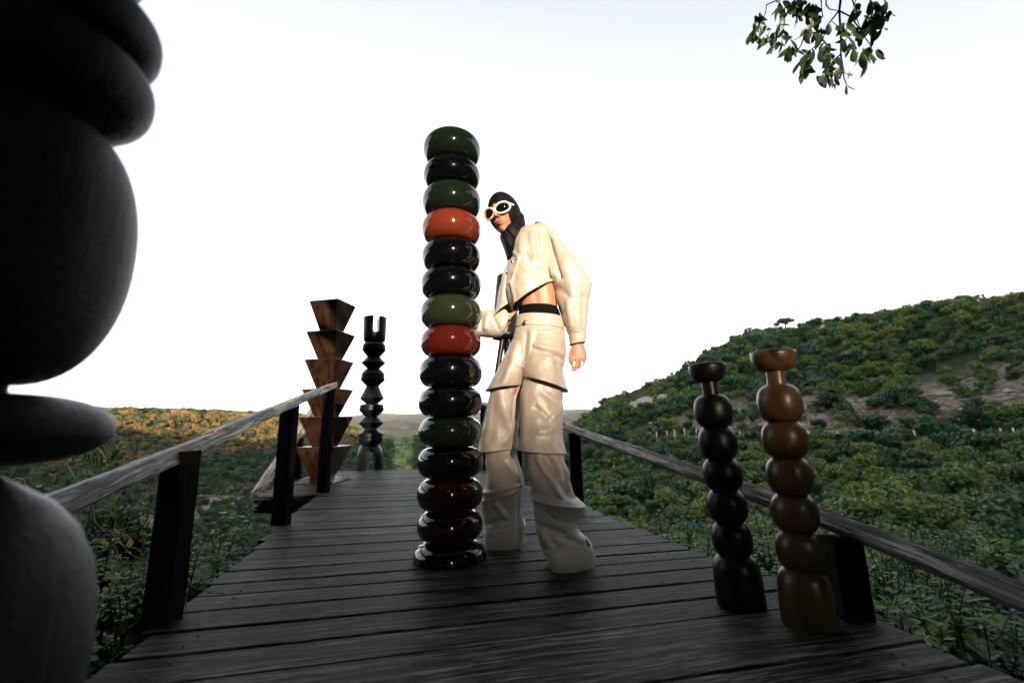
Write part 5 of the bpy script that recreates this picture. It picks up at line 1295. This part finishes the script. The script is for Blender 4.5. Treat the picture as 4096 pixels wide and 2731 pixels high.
cl = [(420, 190, 5), (400, 290, 6), (340, 370, 4), (480, 330, 6), (480, 430, 3), (640, 60, 5), (720, 120, 4), (690, 200, 2), (640, 300, 4), (700, 330, 4), (620, 420, 5), (660, 480, 4), (590, 540, 4), (570, 30, 2), (780, 60, 3), (860, 30, 6), (870, 150, 4), (940, 40, 4), (1000, 170, 5), (1090, 170, 6), (1060, 60, 4), (960, 340, 4), (990, 290, 3), (760, 560, 5), (740, 600, 4), (850, 530, 4), (770, 430, 1), (900, 580, 1), (1110, 420, 4), (1130, 380, 3), (1090, 560, 4), (1000, 600, 4), (1210, 540, 7), (1230, 620, 5), (1150, 530, 2), (940, 740, 6), (900, 800, 5), (960, 680, 3), (1400, 250, 4), (1380, 400, 3), (1340, 320, 2), (1500, 320, 3), (1540, 420, 6), (1430, 470, 4), (1480, 540, 3), (1280, 700, 4), (1360, 720, 4), (1220, 830, 6), (1150, 900, 4), (1260, 880, 4), (1430, 840, 3), (1360, 980, 2), (1440, 980, 2), (1490, 590, 3), (1560, 600, 3), (1620, 590, 4), (1700, 560, 4), (1720, 640, 4), (1790, 580, 2), (1740, 410, 1), (1690, 680, 3), (1550, 40, 4), (1680, 80, 4), (1640, 200, 3), (1770, 60, 5), (1820, 150, 5), (1720, 260, 6), (1760, 200, 4), (1900, 60, 6), (1920, 150, 4), (1900, 210, 2), (1860, 340, 2), (1240, 180, 1), (1190, 330, 3), (1000, 110, 4)]
for (x, y, n) in cl:
    for k in range(n):
        p = bp(x+rr.gauss(0, 26), y+rr.gauss(0, 26), 2.0+rr.uniform(-.09, .09))-Vector((4.2, -2.8, 0))
        o = link('leaf', oleaf[rr.randrange(3)], None, branch); s = rr.uniform(.65, 1.15)
        down = Vector((rr.gauss(-.25, .5), rr.gauss(0, .4), -1.0)).normalized()
        side = Vector((rr.uniform(-1, 1), rr.uniform(-1, 1), rr.uniform(-.4, .4))); z_ = (side-down*side.dot(down)).normalized(); y_ = z_.cross(down)
        o.matrix_basis = Matrix.Translation(p) @ Matrix((down, y_, z_)).transposed().to_4x4() @ Matrix.Scale(s, 4)

# ================================================================ HAZE (one closed box of even, pale air)
bm = bmesh.new(); bmesh.ops.create_cube(bm, size=1)
me = bpy.data.meshes.new('haze'); bm.to_mesh(me); bm.free()
hz = bpy.data.objects.new('haze', me); C.objects.link(hz); hz['kind'] = 'stuff'
zmax = max(v.co.z for v in tm.vertices)+30; zmin = min(v.co.z for v in tm.vertices)-1.0
zmin = min(zmin, -100.0)
hz.scale = (28200, 28200, zmax-zmin); hz.location = (0, 0, (zmax+zmin)/2)
hm = bpy.data.materials.new('haze'); hm.use_nodes = True; hn = hm.node_tree; hn.nodes.clear()
pv = hn.nodes.new('ShaderNodeVolumePrincipled'); pv.inputs['Density'].default_value = HAZE; pv.inputs['Color'].default_value = (.92, .93, .95, 1); pv.inputs['Anisotropy'].default_value = .2
ho = hn.nodes.new('ShaderNodeOutputMaterial'); hn.links.new(pv.outputs[0], ho.inputs['Volume']); me.materials.append(hm)
